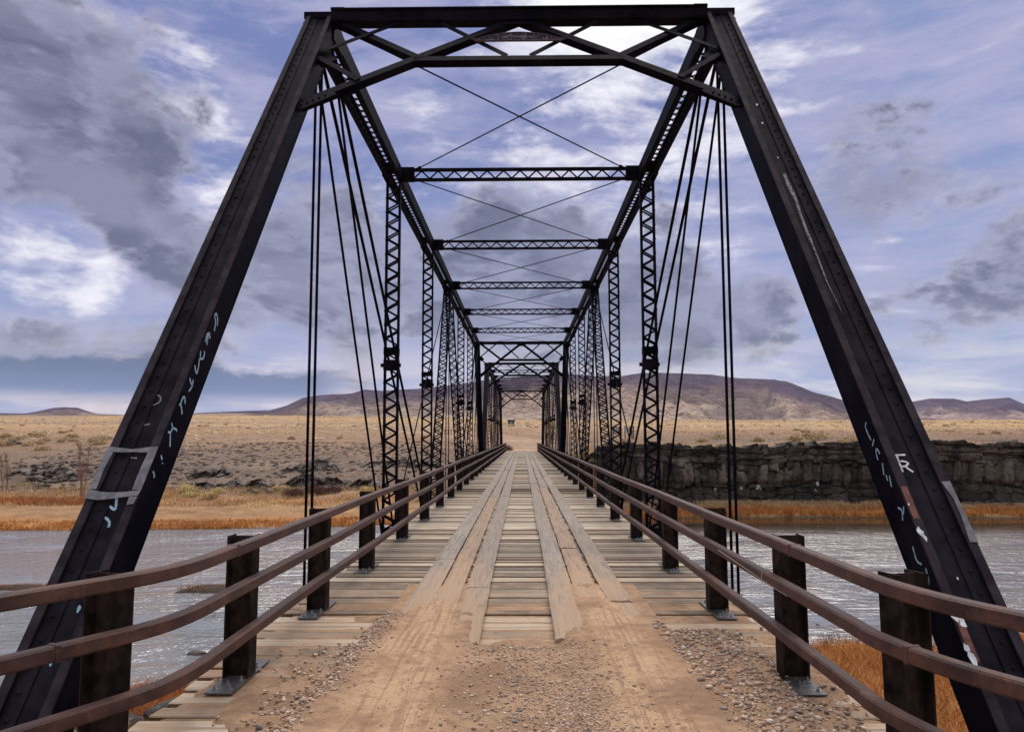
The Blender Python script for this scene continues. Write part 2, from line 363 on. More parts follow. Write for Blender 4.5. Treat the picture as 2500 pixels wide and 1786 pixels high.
def m_wood(name, ca, cb, cc, axis, dirt=.35, redp=.06):
    """weathered plank, grain along axis 0=x 1=y"""
    m, g, b = mat_new(name)
    P = g.node('ShaderNodeTexCoord').outputs['Object']
    isl = g.node('ShaderNodeNewGeometry').outputs['Random Per Island']
    sep = g.node('ShaderNodeSeparateXYZ'); g.l.new(P, sep.inputs[0])
    cmb = g.node('ShaderNodeCombineXYZ')
    for i in range(3): g.put(cmb.inputs[i], sep.outputs[i])
    o = g.vmath('ADD', P, g.vmath('MULTIPLY', isl, (37., 11., 53.)))
    sc = (.55, 14, 14) if axis == 0 else (14, .55, 14)
    grain = g.noise(g.mapping(o, sc), 2.0, 8, .66, .5)
    sc2 = (1.2, 60, 60) if axis == 0 else (60, 1.2, 60)
    fine = g.noise(g.mapping(o, sc2), 1.6, 4, .6, .2)
    blot = g.noise(P, 1.1, 6, .6)
    w = g.node('ShaderNodeTexWhiteNoise', noise_dimensions='1D'); g.put(w.inputs['W'], g.math('MULTIPLY', isl, 91.7))
    w2 = g.node('ShaderNodeTexWhiteNoise', noise_dimensions='1D'); g.put(w2.inputs['W'], g.math('MULTIPLY', isl, 333.1))
    c = g.mix(g.ramp(w.outputs[0], .0, 1.), c4(ca), c4(cb))
    c = g.mix(g.math('MULTIPLY', g.ramp(grain, .44, .70), .75), c, c4(cc))
    c = g.mix(g.math('MULTIPLY', g.ramp(fine, .52, .64), .45), c, (.085, .068, .052, 1))
    if axis == 1:                                                  # long drying splits and raised rings
        sp_ = g.noise(g.mapping(o, (26, .45, 26)), 1.4, 5, .62, .6); rg_ = g.noise(g.mapping(o, (5.5, 1.1, 5)), 1.5, 3, .5, 1.6)
        c = g.mix(g.ramp(g.math('ABSOLUTE', g.math('SUBTRACT', sp_, .5)), .016, .004, 0, .8), c, (.045, .034, .026, 1))
        wv_ = g.math('SINE', g.math('MULTIPLY', rg_, 95.0)); c = g.mix(g.ramp(wv_, .3, 1.0, 0, .30), c, (.14, .105, .08, 1))
    c = g.mix(g.ramp(w2.outputs[0], 1 - redp, 1 - redp + .02, 0, .35), c, (.30, .10, .075, 1))
    c = g.mix(g.math('MULTIPLY', g.ramp(blot, .48, .66), dirt), c, (.34, .235, .165, 1))
    # road dust trodden into the boards at this end of the bridge
    wy = g.node('ShaderNodeSeparateXYZ'); g.l.new(g.node('ShaderNodeNewGeometry').outputs['Position'], wy.inputs[0])
    near = g.ramp(wy.outputs[1], 15.0, 6.0); dn = g.noise(g.mapping(P, (2.2, .5, 1) if axis else (1, 1, 1)), 3.0, 8, .68)
    cen = g.ramp(g.math('ABSOLUTE', g.math('SUBTRACT', g.math('ABSOLUTE', wy.outputs[0]), .78)), .62, .0)
    c = g.mix(g.ramp(g.math('ADD', g.math('MULTIPLY', g.math('ADD', g.math('MULTIPLY', near, .55), g.math('MULTIPLY', g.math('MULTIPLY', near, cen), .42)), 1.0), g.math('MULTIPLY', g.math('SUBTRACT', dn, .5), 1.1)), .30, .75, 0, .72), c, (.42, .28, .175, 1))
    g.put(b.inputs['Base Color'], c); b.inputs['Roughness'].default_value = .85; b.inputs['Specular IOR Level'].default_value = .25
    bump(g, b, g.math('ADD', g.math('MULTIPLY', grain, .6), g.math('MULTIPLY', fine, .5)), .9, .014)
    return m
M_deck = m_wood('deck_wood', (.125, .096, .072), (.60, .50, .375), (.070, .053, .041), 0, .30, .08)
M_run = m_wood('runner_wood', (.31, .265, .215), (.43, .37, .30), (.16, .13, .105), 1, .25, .0)
M_run_grey = m_wood('runner_wood_grey', (.33, .29, .25), (.40, .36, .31), (.17, .145, .12), 1, .15, .0)
M_run_tan = m_wood('runner_wood_tan', (.37, .265, .185), (.45, .33, .235), (.20, .135, .095), 1, .4, .0)

def m_dirt():
    m, g, b = mat_new('dirt'); P = g.node('ShaderNodeTexCoord').outputs['Object']
    sx = g.node('ShaderNodeSeparateXYZ'); g.l.new(P, sx.inputs[0])
    n = g.noise(P, 1.6, 9, .66); f = g.noise(P, 70, 7, .8); mid = g.noise(P, 13, 8, .72)
    wob = g.math('MULTIPLY', g.math('SUBTRACT', g.noise(g.mapping(P, (1, .5, 1)), 2.0, 4, .55), .5), .55)
    ax_ = g.math('ABSOLUTE', g.math('ADD', sx.outputs[0], wob))
    packed = g.ramp(g.math('ABSOLUTE', g.math('SUBTRACT', ax_, .84)), .42, .10)
    lines = g.noise(g.mapping(P, (16, .35, 1)), 1.6, 6, .6, .5)
    c = g.mix(g.ramp(n, .38, .60), (.34, .21, .13, 1), (.50, .325, .20, 1))
    c = g.mix(g.math('MULTIPLY', packed, g.ramp(n, .30, .55)), c, (.62, .415, .25, 1))
    c = g.mix(g.math('MULTIPLY', g.ramp(lines, .48, .60), g.math('MULTIPLY', packed, .65)), c, (.36, .22, .135, 1))
    c = g.mix(g.math('MULTIPLY', g.ramp(mid, .50, .64), .6), c, (.27, .165, .11, 1))
    c = g.mix(g.math('MULTIPLY', g.ramp(f, .53, .64), .65), c, (.22, .14, .10, 1))
    c = g.mix(g.math('MULTIPLY', g.ramp(g.noise(P, 95, 4, .7), .60, .70), .6), c, (.66, .56, .46, 1))
    g.put(b.inputs['Base Color'], c); b.inputs['Roughness'].default_value = .95; b.inputs['Specular IOR Level'].default_value = .12
    bump(g, b, g.math('ADD', g.math('MULTIPLY', f, .7), g.math('MULTIPLY', mid, 1.2)), .8, .03)
    return m
M_dirt = m_dirt()
def m_pebble():
    m, g, b = mat_new('pebbles'); isl = g.node('ShaderNodeNewGeometry').outputs['Random Per Island']
    r = g.node('ShaderNodeValToRGB'); g.put(r.inputs[0], isl)
    e = r.color_ramp.elements; e[0].position = 0; e[0].color = (.21, .15, .115, 1); e[1].position = 1; e[1].color = (.66, .57, .48, 1)
    for p, c in ((.15, (.25, .225, .215, 1)), (.3, (.44, .29, .20, 1)), (.55, (.40, .29, .225, 1)), (.8, (.56, .41, .30, 1))):
        k = e.new(p); k.color = c
    P = g.node('ShaderNodeTexCoord').outputs['Object']
    g.put(b.inputs['Base Color'], g.mix(g.math('MULTIPLY', g.ramp(g.noise(P, 30, 4, .6), .4, .7), .5), r.outputs[0], (.36, .245, .165, 1)))
    b.inputs['Roughness'].default_value = .85; b.inputs['Specular IOR Level'].default_value = .2; return m
M_pebble = m_pebble()

def m_ground():
    m, g, b = mat_new('ground'); P = g.node('ShaderNodeTexCoord').outputs['Object']
    at = g.node('ShaderNodeAttribute'); at.attribute_name = 'zone'
    n = g.noise(P, .35, 9, .68); f = g.noise(P, 2.3, 8, .72); big = g.noise(g.mapping(P, (.6, 1, 1)), .03, 7, .6)
    tuft = g.noise(P, .9, 5, .75, .6)
    c = g.mix(g.math('MULTIPLY', g.ramp(n, .40, .62), .55), at.outputs['Color'], g.mix(1.0, at.outputs['Color'], (.50, .47, .46, 1), 'MULTIPLY'))
    c = g.mix(g.math('MULTIPLY', g.ramp(f, .52, .68), .7), c, g.mix(1.0, at.outputs['Color'], (.30, .26, .25, 1), 'MULTIPLY'))
    c = g.mix(g.math('MULTIPLY', g.ramp(tuft, .54, .66), .6), c, g.mix(1.0, at.outputs['Color'], (1.5, 1.3, 1.0, 1), 'MULTIPLY'))
    md = g.noise(g.mapping(P, (.7, 1, 1)), .16, 8, .75)
    c = g.mix(g.math('MULTIPLY', g.ramp(md, .52, .64), .55), c, g.mix(1.0, at.outputs['Color'], (.52, .42, .36, 1), 'MULTIPLY'))
    c = g.mix(g.math('MULTIPLY', g.ramp(big, .46, .62), .4), c, g.mix(1.0, at.outputs['Color'], (.72, .62, .58, 1), 'MULTIPLY'))
    g.put(b.inputs['Base Color'], c); b.inputs['Roughness'].default_value = .95; b.inputs['Specular IOR Level'].default_value = .1
    bump(g, b, g.math('ADD', f, n), .9, .25); return m
M_ground = m_ground()
def m_hills():
    m, g, b = mat_new('hill_ground'); P = g.node('ShaderNodeTexCoord').outputs['Object']
    at = g.node('ShaderNodeAttribute'); at.attribute_name = 'zone'
    sp = g.noise(P, .045, 8, .72); n = g.noise(P, .0035, 10, .68, 1.0); n2 = g.noise(g.mapping(P, (1, 1, 3)), .012, 8, .7, .6)
    c = g.mix(g.ramp(n, .42, .60, 0, .75), at.outputs['Color'], g.mix(1.0, at.outputs['Color'], (.52, .42, .42, 1), 'MULTIPLY'))
    c = g.mix(g.ramp(n2, .50, .62, 0, .55), c, g.mix(1.0, at.outputs['Color'], (1.5, 1.35, 1.15, 1), 'MULTIPLY'))
    c = g.mix(g.math('MULTIPLY', g.ramp(sp, .50, .56, 0, .85), g.ramp(n, .34, .52)), c, (.045, .034, .050, 1))
    g.put(b.inputs['Base Color'], c); b.inputs['Roughness'].default_value = .95; b.inputs['Specular IOR Level'].default_value = .05
    bump(g, b, g.noise(P, .012, 9, .72), 1.0, 45.); return m
M_hills = m_hills()
def m_rock(name, ca, cb, cc, streak=False, attr=False):
    m, g, b = mat_new(name); P = g.node('ShaderNodeTexCoord').outputs['Object']
    n = g.noise(P, .8, 9, .7); f = g.noise(P, 5, 8, .75)
    c = g.mix(g.ramp(n, .38, .62), c4(ca), c4(cb))
    if attr:
        at = g.node('ShaderNodeAttribute'); at.attribute_name = 'zone'
        c = g.mix(.8, c, at.outputs['Color'])
        st = g.noise(g.mapping(P, (2.6, 2.6, .22)), 1.3, 8, .7, .3)
        c = g.mix(g.ramp(st, .58, .70, 0, .5), c, g.mix(1.0, c, (2.6, 2.3, 2.0, 1), 'MULTIPLY'))
        c = g.mix(g.ramp(g.noise(g.mapping(P, (1, 1, .5)), .30, 8, .7), .46, .60, 0, .8), c, (.022, .018, .017, 1))
    c = g.mix(g.ramp(f, .50, .70, 0, .55), c, c4(cc))
    g.put(b.inputs['Base Color'], c); b.inputs['Roughness'].default_value = .9; b.inputs['Specular IOR Level'].default_value = .25
    bump(g, b, g.math('ADD', f, n), .9, .08); return m
M_cliff = m_rock('basalt_face', (.06, .05, .043), (.14, .115, .095), (.025, .021, .02), attr=True)
M_basalt = m_rock('basalt_rock', (.050, .041, .037), (.19, .15, .125), (.014, .012, .012))
M_scree = m_rock('scree_rock', (.085, .07, .062), (.15, .12, .10), (.045, .036, .032))
M_lichen = m_rock('lichen_rock', (.04, .038, .035), (.07, .065, .058), (.34, .36, .36))
M_mud = m_rock('mud_bar', (.040, .029, .021), (.075, .052, .036), (.025, .018, .014))

def m_water():
    m, g, b = mat_new('river_water'); P = g.node('ShaderNodeTexCoord').outputs['Object']
    # wind ripples: short crests across the stream, patches of calm
    w1 = g.noise(g.mapping(P, (.55, 1.5, 1), rot=(0, 0, .22)), 1.9, 3, .5, .4)
    w2 = g.noise(g.mapping(P, (.7, 1.8, 1), rot=(0, 0, -.15)), 4.6, 2, .5, .3)
    w0 = g.noise(g.mapping(P, (.5, 1.5, 1), rot=(0, 0, .1)), 1.1, 3, .5, .4)
    sp = g.node('ShaderNodeSeparateXYZ'); g.l.new(P, sp.inputs[0])
    lee_refl = g.ramp(g.math('ADD', sp.outputs[1], g.math('MULTIPLY', g.math('SUBTRACT', w0, .5), 3.0)), 58.0, 67.0, 1.0, .03)   # sheltered strip below the cliff; masks its painted reflection too
    lee_refl = g.mix(g.ramp(sp.outputs[0], -8, 6), (1, 1, 1, 1), lee_refl)
    calm = g.math('MULTIPLY', g.ramp(g.noise(g.mapping(P, (.6, 1.5, 1)), .075, 6, .62, .8), .38, .60, .16, 1.0), lee_refl)
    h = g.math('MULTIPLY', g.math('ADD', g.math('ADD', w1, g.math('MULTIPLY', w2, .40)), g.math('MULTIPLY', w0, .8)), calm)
    g.put(b.inputs['Base Color'], g.mix(lee_refl, (.012, .016, .010, 1), (.18, .185, .185, 1))); b.inputs['Roughness'].default_value = .05  # the cliff's dark reflection is put into the base colour of the strip
    b.inputs['IOR'].default_value = 1.8; b.inputs['Specular IOR Level'].default_value = .6
    bump(g, b, h, 1.0, .17); return m
M_water = m_water()
def m_foliage(name, ca, cb, rough=.8):
    m, g, b = mat_new(name); isl = g.node('ShaderNodeNewGeometry').outputs['Random Per Island']
    P = g.node('ShaderNodeTexCoord').outputs['Object']
    c = g.mix(isl, c4(ca), c4(cb))
    g.put(b.inputs['Base Color'], g.mix(g.ramp(g.noise(P, 1.3, 6, .7), .42, .62, 0, .75), c, g.mix(1.0, c, (.55, .45, .42, 1), 'MULTIPLY')))
    b.inputs['Roughness'].default_value = rough; b.inputs['Specular IOR Level'].default_value = .2; return m
M_grass = m_foliage('orange_grass', (.38, .15, .035), (.74, .38, .13))
M_grass_dk = m_foliage('rust_grass', (.32, .11, .035), (.56, .25, .08))
M_grass_pl = m_foliage('straw_grass', (.42, .29, .15), (.66, .50, .28))
M_sage = m_foliage('sagebrush', (.40, .31, .19), (.72, .57, .34))
M_rabbit = m_foliage('yellow_brush', (.56, .46, .23), (.84, .72, .40))
M_redbush = m_foliage('red_twigs', (.13, .06, .05), (.26, .14, .115))
M_reed = m_foliage('dark_reed', (.06, .035, .02), (.14, .08, .045))

# ------------------------------------------------------------------ ground shape
WZ = -6.0                                                      # water level; the deck is at 0
YF_X = [-400, -120, -60, -43, -30, -18, -5, 8, 15, 34, 60, 120, 400]; YF_Y = [90, 70, 63, 62.6, 63.6, 65.3, 68.5, 71.5, 73, 73, 72, 74, 90]
YN_X = [-400, -60, -25, -16, -11, -4, 4, 12, 16, 21, 30, 60, 400]; YN_Y = [-10, 8, 15, 18.5, 23.5, 25, 27, 29.0, 27.8, 30.5, 31.5, 27, 0]
def yfar(x): return np.interp(x, YF_X, YF_Y) + .5 * fbm(x * .12, x * 0 + 3, 3)
def ynear(x): return np.interp(x, YN_X, YN_Y) + .7 * fbm(x * .2, x * 0 + 8, 3)
def ground_z(x, y):
    x = np.asarray(x, float); y = np.asarray(y, float)
    yf = yfar(x); yn = ynear(x); s = y - yf
    az = x / np.maximum(y, 1.)
    e3 = np.interp(az, [-1.2, -.6, -.42, -.2, 0, .35, 1.2], [.0290, .0290, .0292, .0270, .0222, .0205, .0205])
    far = 1.74 + e3 * y
    L = np.interp(y - (yf - 64), [64, 70, 80, 92, 97, 103, 110, 125, 140, 170, 204], [WZ, -5.7, -5.3, -4.5, -3.7, -2.1, -1.5, -.35, .75, 2.3, 3.6])
    C = np.interp(y, [70, 84, 93, 95.5, 100, 115, 130, 160, 204], [WZ, -5, -3.0, -.5, -.06, .1, .45, 1.7, 3.8])
    cy = 80.6 + 1.0 * fbm(x * .09, x * 0 + 1.7, 3)
    R = np.interp(y - cy + 80.6, [72.5, 78.5, 81.2, 82.2, 90, 120, 160, 204], [WZ, -5.2, -5.1, .72, .8, 1.45, 2.45, 3.7])
    w = sstep(3.4, 9.0, np.abs(x)) * np.ones_like(y)
    side = np.where(x < 0, L, R)
    z = C * (1 - w) + side * w
    K = np.interp(y, [204, 304, 1000, 3000], [3.7, 6.2, 0, 0])
    t = sstep(304, 900, y)
    z = np.where(y > 204, (1 - t) * np.interp(y, [204, 304, 900], [3.7, 6.6, 19.]) + t * far, z)
    und = fbm(x * .11 + 5, y * .11, 5) * np.clip((y - yf) / 12, 0, 1) * np.interp(y, [70, 100, 300, 1500, 4000], [.12, .42, .6, 3.0, 8])
    und = und * sstep(3.0, 9.0, np.abs(x) + np.maximum(y - 125, 0) * .2)
    z = z + und
    # near bank
    dn = yn - y
    zp = np.interp(dn, [0, 2, 6, 14, 50], [WZ, -5.75, -5.35, -4.9, -4.3]) + .12 * fbm(x * .5, y * .5, 4) * np.clip(dn, 0, 1)
    emb = -.03 - .62 * np.maximum(np.abs(x) - 3.2, 0) - 2.2 * np.maximum(y - 2.5, 0)
    zn = np.maximum(zp, emb)
    dep = WZ - np.minimum(np.minimum(np.abs(y - yn), np.abs(yf - y)) * .22, 1.6)
    z = np.where(y < yn, zn, np.where(y < yf, dep, z))
    return z
def at(px, py, near=3.0, lift=0.0):
    """where a line of sight meets the ground: used once to measure where things stand"""
    u = (px - 1250) / 1816.15; v = (893 - py) / 1816.15
    c_, s_ = math.cos(ROLL), math.sin(ROLL); x = u * c_ + v * s_; z = -u * s_ + v * c_
    Yc = math.cos(PITCH) - z * math.sin(PITCH); Zc = math.sin(PITCH) + z * math.cos(PITCH)
    Xr = x * math.cos(YAW) - Yc * math.sin(YAW); Yr = x * math.sin(YAW) + Yc * math.cos(YAW)
    t = near * np.exp(np.linspace(0, math.log(4000 / near), 6000)) / Yr
    X = CX + Xr * t; Y = Yr * t; Z = CH + Zc * t
    gz = np.maximum(ground_z(X, Y), WZ) + lift
    k = int(np.argmax(Z < gz))
    return Vector((float(X[k]), float(Y[k]), float(gz[k])))

def build_ground():
    ys = np.concatenate([np.linspace(-260, -20, 14), np.linspace(-18, 56, 190), np.linspace(56.4, 150, 300), 150 * np.exp(np.linspace(0.012, math.log(3600 / 150), 190))])
    a = np.linspace(-1, 1, 521); a = .30 * a + .70 * a ** 3
    W = 130 + 1.25 * np.abs(ys)
    Xg = a[None, :] * W[:, None]; Yg = np.repeat(ys[:, None], len(a), 1)
    Zg = ground_z(Xg, Yg)
    # colours of the ground itself
    orange = np.array([.46, .225, .08]); straw = np.array([.50, .345, .17]); tan = np.array([.31, .22, .15]); grey = np.array([.185, .145, .12]); road = np.array([.40, .28, .20]); mud = np.array([.12, .09, .06])
    n = fbm(Xg * .05, Yg * .05, 5); n2 = fbm(Xg * .2 + 7, Yg * .2, 4); nf = fbm(Xg * .006 + 2, Yg * .012, 5)
    yf = yfar(Xg); s = Yg - yf
    C = np.zeros(Xg.shape + (3,)) + tan
    def lay(c, w): C[...] = C * (1 - w[..., None]) + c * w[..., None]
    lay(grey, sstep(22, 30, s) * (1 - sstep(85, 130, s)) * np.clip(.75 + n * .7, 0, 1))
    lay(np.array([.33, .22, .145]), sstep(100, 150, Yg) * .75)
    lay(straw, sstep(150, 230, Yg) * np.clip(.55 + 1.2 * nf, 0, 1))
    lay(np.array([.33, .25, .19]), sstep(.05, .35, fbm(Xg * .003, Yg * .02 + 4, 4)) * sstep(180, 300, Yg) * .7)
    sm = np.where(Xg < 3, 22, 5.0); lay(orange, (1 - sstep(sm - 4, sm + 4, s + n * 7 * (Xg < 3))) * (s > -1) * np.clip(.72 + n2 * .6, 0, 1) * (np.abs(Xg) > 3))
    lay(np.array([.34, .215, .12]), (1 - sstep(3.5, 7, np.abs(s - 11 + 4 * n))) * (Xg < 8) * (s > 0) * .85)
    lay(np.array([.50, .35, .17]), sstep(.0, .5, n2) * (s > 14) * (s < 32) * (Xg < 0) * .5)
    lay(mud, (1 - sstep(.0, .8, s)) * (s > -3) * 1.0)
    lay(grey * .9, (Xg > 6) * (1 - sstep(100, 104, Yg)) * (s > 3) * .0)
    lay(orange, (Yg < ynear(Xg)) * (np.abs(Xg) > 2.6) * np.clip(.8 + n2 * .5, 0, 1) * 1.0)
    lay(road, (1 - sstep(3.0, 3.7, np.abs(Xg))) * (Yg < 3) * 1.0)
    lay(mud, (Yg > ynear(Xg) - .35) * (Yg < yf) * 1.0)
    # the road that leaves the far end and bends away to the left
    rc = np.interp(Yg, [92, 108, 130, 160, 200], [0, .6, 0., -7, -26]); rw = np.interp(Yg, [92, 96, 105, 130, 160, 205], [2.2, 3.2, 5.2, 6.5, 9, 13])
    dr = np.abs(Xg - rc)
    lay(road, (1 - sstep(rw - .8, rw + .8, dr + n2 * .8)) * (Yg > 90) * (Yg < 196))
    lay(road * .82, (1 - sstep(.15, .4, np.abs(dr - .95 - .1 * n2))) * (Yg > 94) * (Yg < 180) * .5)
    rows, cols = Xg.shape
    idx = np.arange(rows * cols).reshape(rows, cols)
    Fq = np.stack([idx[:-1, :-1], idx[:-1, 1:], idx[1:, 1:], idx[1:, :-1]], -1).reshape(-1, 4)
    o = np_mesh('ground', np.stack([Xg, Yg, Zg], -1).reshape(-1, 3), Fq, M_ground, None, True, C.reshape(-1, 3))
    tag(o, kind='structure')
build_ground()

def build_water():
    mb = MB(); mb.quad((-700, -60, WZ), (700, -60, WZ), (700, 130, WZ), (-700, 130, WZ))
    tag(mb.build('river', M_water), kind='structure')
build_water()

SKY1 = [(-1.4, .05), (-1.0, .0777), (-0.8232, 0.0700), (-0.7075, 0.0336), (-0.6739, 0.0329), (-0.6573, 0.0356), (-0.6351, 0.04), (-0.6184, 0.0411), (-0.6016, 0.0405), (-0.5902, 0.0366), (-0.576, 0.0321), (-0.5397, 0.0309), (-0.4673, 0.0313), (-0.4173, 0.0339), (-0.3729, 0.0355), (-0.3396, 0.0365), (-0.3176, 0.0425), (-0.2956, 0.0524), (-0.268, 0.0562), (-0.2292, 0.0577), (-0.2126, 0.0627), (-0.1904, 0.0609), (-0.1362, 0.0635), (-0.0959, 0.0684), (-0.0522, 0.0749), (-0.0086, 0.0781), (0.0306, 0.0807), (0.0643, 0.0817), (0.0968, 0.0788), (0.1337, 0.0793), (0.1601, 0.0831), (0.1904, 0.0841), (0.2206, 0.0834), (0.2535, 0.0822), (0.2835, 0.0771), (0.3272, 0.0748), (0.3544, 0.0714), (0.3867, 0.0587), (0.4164, 0.0514), (0.4405, 0.0437), (.47, .034), (.50, .025), (.6, .02), (1.4, .02)]
SKY2 = [(-1.5, .0), (.2, .0), (.34, .030), (0.3694, 0.0352), (0.4404, 0.0404), (0.484, 0.0436), (0.5194, 0.0451), (0.544, 0.0494), (0.5766, 0.0493), (0.5926, 0.0455), (0.6144, 0.0481), (0.6497, 0.0502), (0.6681, 0.042), (0.7, 0.0343), (0.775, 0.0287), (0.8829, 0.0338), (1.0961, 0.0251), (1.5, .03)]
def build_hills(name, sk, y0, yr, y1, cell, tint, seed):
    azs = np.linspace(-1.3, 1.3, 900); t = np.concatenate([np.linspace(0, 1, 110), np.linspace(1.02, 1.4, 12)])
    A, T = np.meshgrid(azs, t); Yg = y0 + (yr - y0) * T
    x, z = zip(*sk); top = np.interp(A, x, z)
    e3 = np.interp(A, [-1.2, -.6, -.42, -.2, 0, .35, 1.2], [.0290, .0290, .0292, .0270, .0222, .0205, .0205])
    Xg = A * Yg
    zb = 1.74 + e3 * Yg - 6 * (T == 0); zt = 1.74 + top * yr
    rise = np.maximum(zt - (1.74 + e3 * yr), 0)
    # spurs and gullies run down the slope
    wx = A * 26 + seed; wob = .55 * fbm(wx * .8, T * 3 + seed, 4)
    rid = 1 - np.abs(fbm(wx * .55 + wob, T * .9 + seed, 4) * 2.0); rid2 = 1 - np.abs(fbm(wx * 2.1 + wob * 2, T * 2.2 + 3, 4) * 2)
    P = np.clip(T, 0, 1) ** 1.25; P = np.where(T > .82, P + .10 * sstep(.82, .97, T) * (1 - sstep(.98, 1.0, T)), P)
    bench = .10 * sstep(.50, .62, T + .1 * fbm(A * 9, A * 0, 3)) * (1 - sstep(.8, .98, T))
    env = np.sin(np.pi * np.clip(T, 0, 1)) ** .8
    h = P * 1. + bench + env * (.30 * rid + .08 * rid2 - .27)
    h = np.clip(h, 0, 1.0); h = np.where(T >= 1, np.maximum(1 - (T - 1) * 1.4, 0), h)
    Zg = np.where(T < 1, zb, 1.74 + e3 * yr) + rise * h
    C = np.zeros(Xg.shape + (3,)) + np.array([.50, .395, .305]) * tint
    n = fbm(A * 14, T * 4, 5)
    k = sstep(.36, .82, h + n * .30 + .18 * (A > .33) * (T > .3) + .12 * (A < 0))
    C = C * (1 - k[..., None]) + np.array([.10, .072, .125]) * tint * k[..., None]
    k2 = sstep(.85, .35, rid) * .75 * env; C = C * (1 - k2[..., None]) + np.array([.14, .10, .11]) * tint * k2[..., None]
    rows, cols = Xg.shape; idx = np.arange(rows * cols).reshape(rows, cols)
    Fq = np.stack([idx[:-1, :-1], idx[:-1, 1:], idx[1:, 1:], idx[1:, :-1]], -1).reshape(-1, 4)
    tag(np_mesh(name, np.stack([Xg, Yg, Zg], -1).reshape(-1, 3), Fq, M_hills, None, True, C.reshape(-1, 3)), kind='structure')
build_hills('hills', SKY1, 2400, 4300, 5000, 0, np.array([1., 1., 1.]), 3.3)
build_hills('far_hills', SKY2, 4800, 6200, 7000, 0, np.array([.9, .88, 1.]), 8.1)

# ------------------------------------------------------------------ cliff on the right of the far bank
def build_cliff():
    NU, NV = 1400, 110
    u = np.linspace(0, 1, NU); v = np.linspace(0, 1, NV)
    xb = 4.6 + u * 105
    yb = 80.6 + 1.0 * fbm(xb * .09, xb * 0 + 1.7, 3) + np.interp(xb, [5, 9, 16, 200], [4.5, 1.5, 0, 0])
    top = ground_z(xb, yb + 3.2) + .05 + .55 * fbm(xb * .5, xb * 0, 5) + .3 * (fbm(xb * 1.6, xb * 0 + 4, 2) > .1)
    X, V = np.meshgrid(xb, v); Yb = np.meshgrid(yb, v)[0]; Tp = np.meshgrid(top, v)[0]
    bot = -5.6
    Z = bot + (Tp - bot) * V
    # layered courses with jittered joints
    zz = Z + .25 * fbm(X * .3, Z * .3, 3)
    zz = zz + .45 * fbm(X * .13, X * 0 + 5, 3)
    rc = np.interp(zz, [-6.5, -5.3, -4.3, -3.5, -.9, -.35, -.05, .2, .45, .7, 2.4], [0, 1, 2, 3, 4, 5, 6, 7, 8, 9, 12])
    wx = np.interp(zz, [-5.5, -3.6, -3.2, -1.4, -.9, .3], [1.7, 1.9, 1.15, 1.15, 1.5, 2.4])
    wxm = np.interp(rc, [0, 3, 3.02, 4.0, 4.02, 9], [1.6, 1.6, .95, .95, 2.3, 2.3])
    rnd, rnd2, gap_, px_, py_ = cells(X / wxm + .45 * fbm(X * .35, Z * .10, 3) + .02 * fbm(X * 2, Z * 3, 2), rc + .30 * fbm(np.floor(X / .95) * 1.37, Z * 0 + 2, 2) * (rc < 4) + .05 * fbm(X * .8, Z * .3, 3), 5, .55, 1.0)
    crack = np.exp(-gap_ / .035) * .75
    tilt = px_ * (rnd2 - .5) * .9 + py_ * (rnd - .5) * .5
    out = rnd * .85 + tilt - crack + .12 * fbm(X * 3, Z * 3, 4)
    lean = np.interp(V, [0, .22, .36, .42, .9, 1], [-.1, .25, .75, .35, -.15, -.35])    # undercut, then the lip sets back
    butt = 1.5 * fbm(xb * .11 + 4, xb * 0 + .5, 4) + .8 * np.abs(fbm(xb * .33, xb * 0 + 2.5, 3))
    notch = np.clip(fbm(X * .22 + 11, Z * 0 + 3, 4) - .18, 0, 1) * 3.0
    Y = Yb - .75 + lean * .8 - out * 1.0 - butt[None, :] * np.interp(V, [0, .5, 1], [.6, 1, .8]) + notch * np.clip(V * 2 - .6, 0, 1) + (V > .985) * 3.6
    Z = Z + .05 * fbm(X * 4, V * 30, 3); Z = np.where(V > .985, np.minimum(Z, Tp - .35), Z)
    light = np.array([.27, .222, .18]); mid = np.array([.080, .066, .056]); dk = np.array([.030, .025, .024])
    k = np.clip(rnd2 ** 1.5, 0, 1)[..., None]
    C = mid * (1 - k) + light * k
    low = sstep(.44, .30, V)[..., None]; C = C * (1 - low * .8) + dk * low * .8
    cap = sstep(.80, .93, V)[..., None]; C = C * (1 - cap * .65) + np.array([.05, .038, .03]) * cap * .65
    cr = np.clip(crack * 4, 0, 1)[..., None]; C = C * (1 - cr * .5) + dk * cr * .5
    idx = np.arange(NU * NV).reshape(NV, NU)
    Fq = np.stack([idx[:-1, :-1], idx[:-1, 1:], idx[1:, 1:], idx[1:, :-1]], -1).reshape(-1, 4)
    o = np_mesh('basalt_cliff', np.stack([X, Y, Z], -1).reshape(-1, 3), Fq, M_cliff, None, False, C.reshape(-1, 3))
    tag(o, kind='structure')
build_cliff()

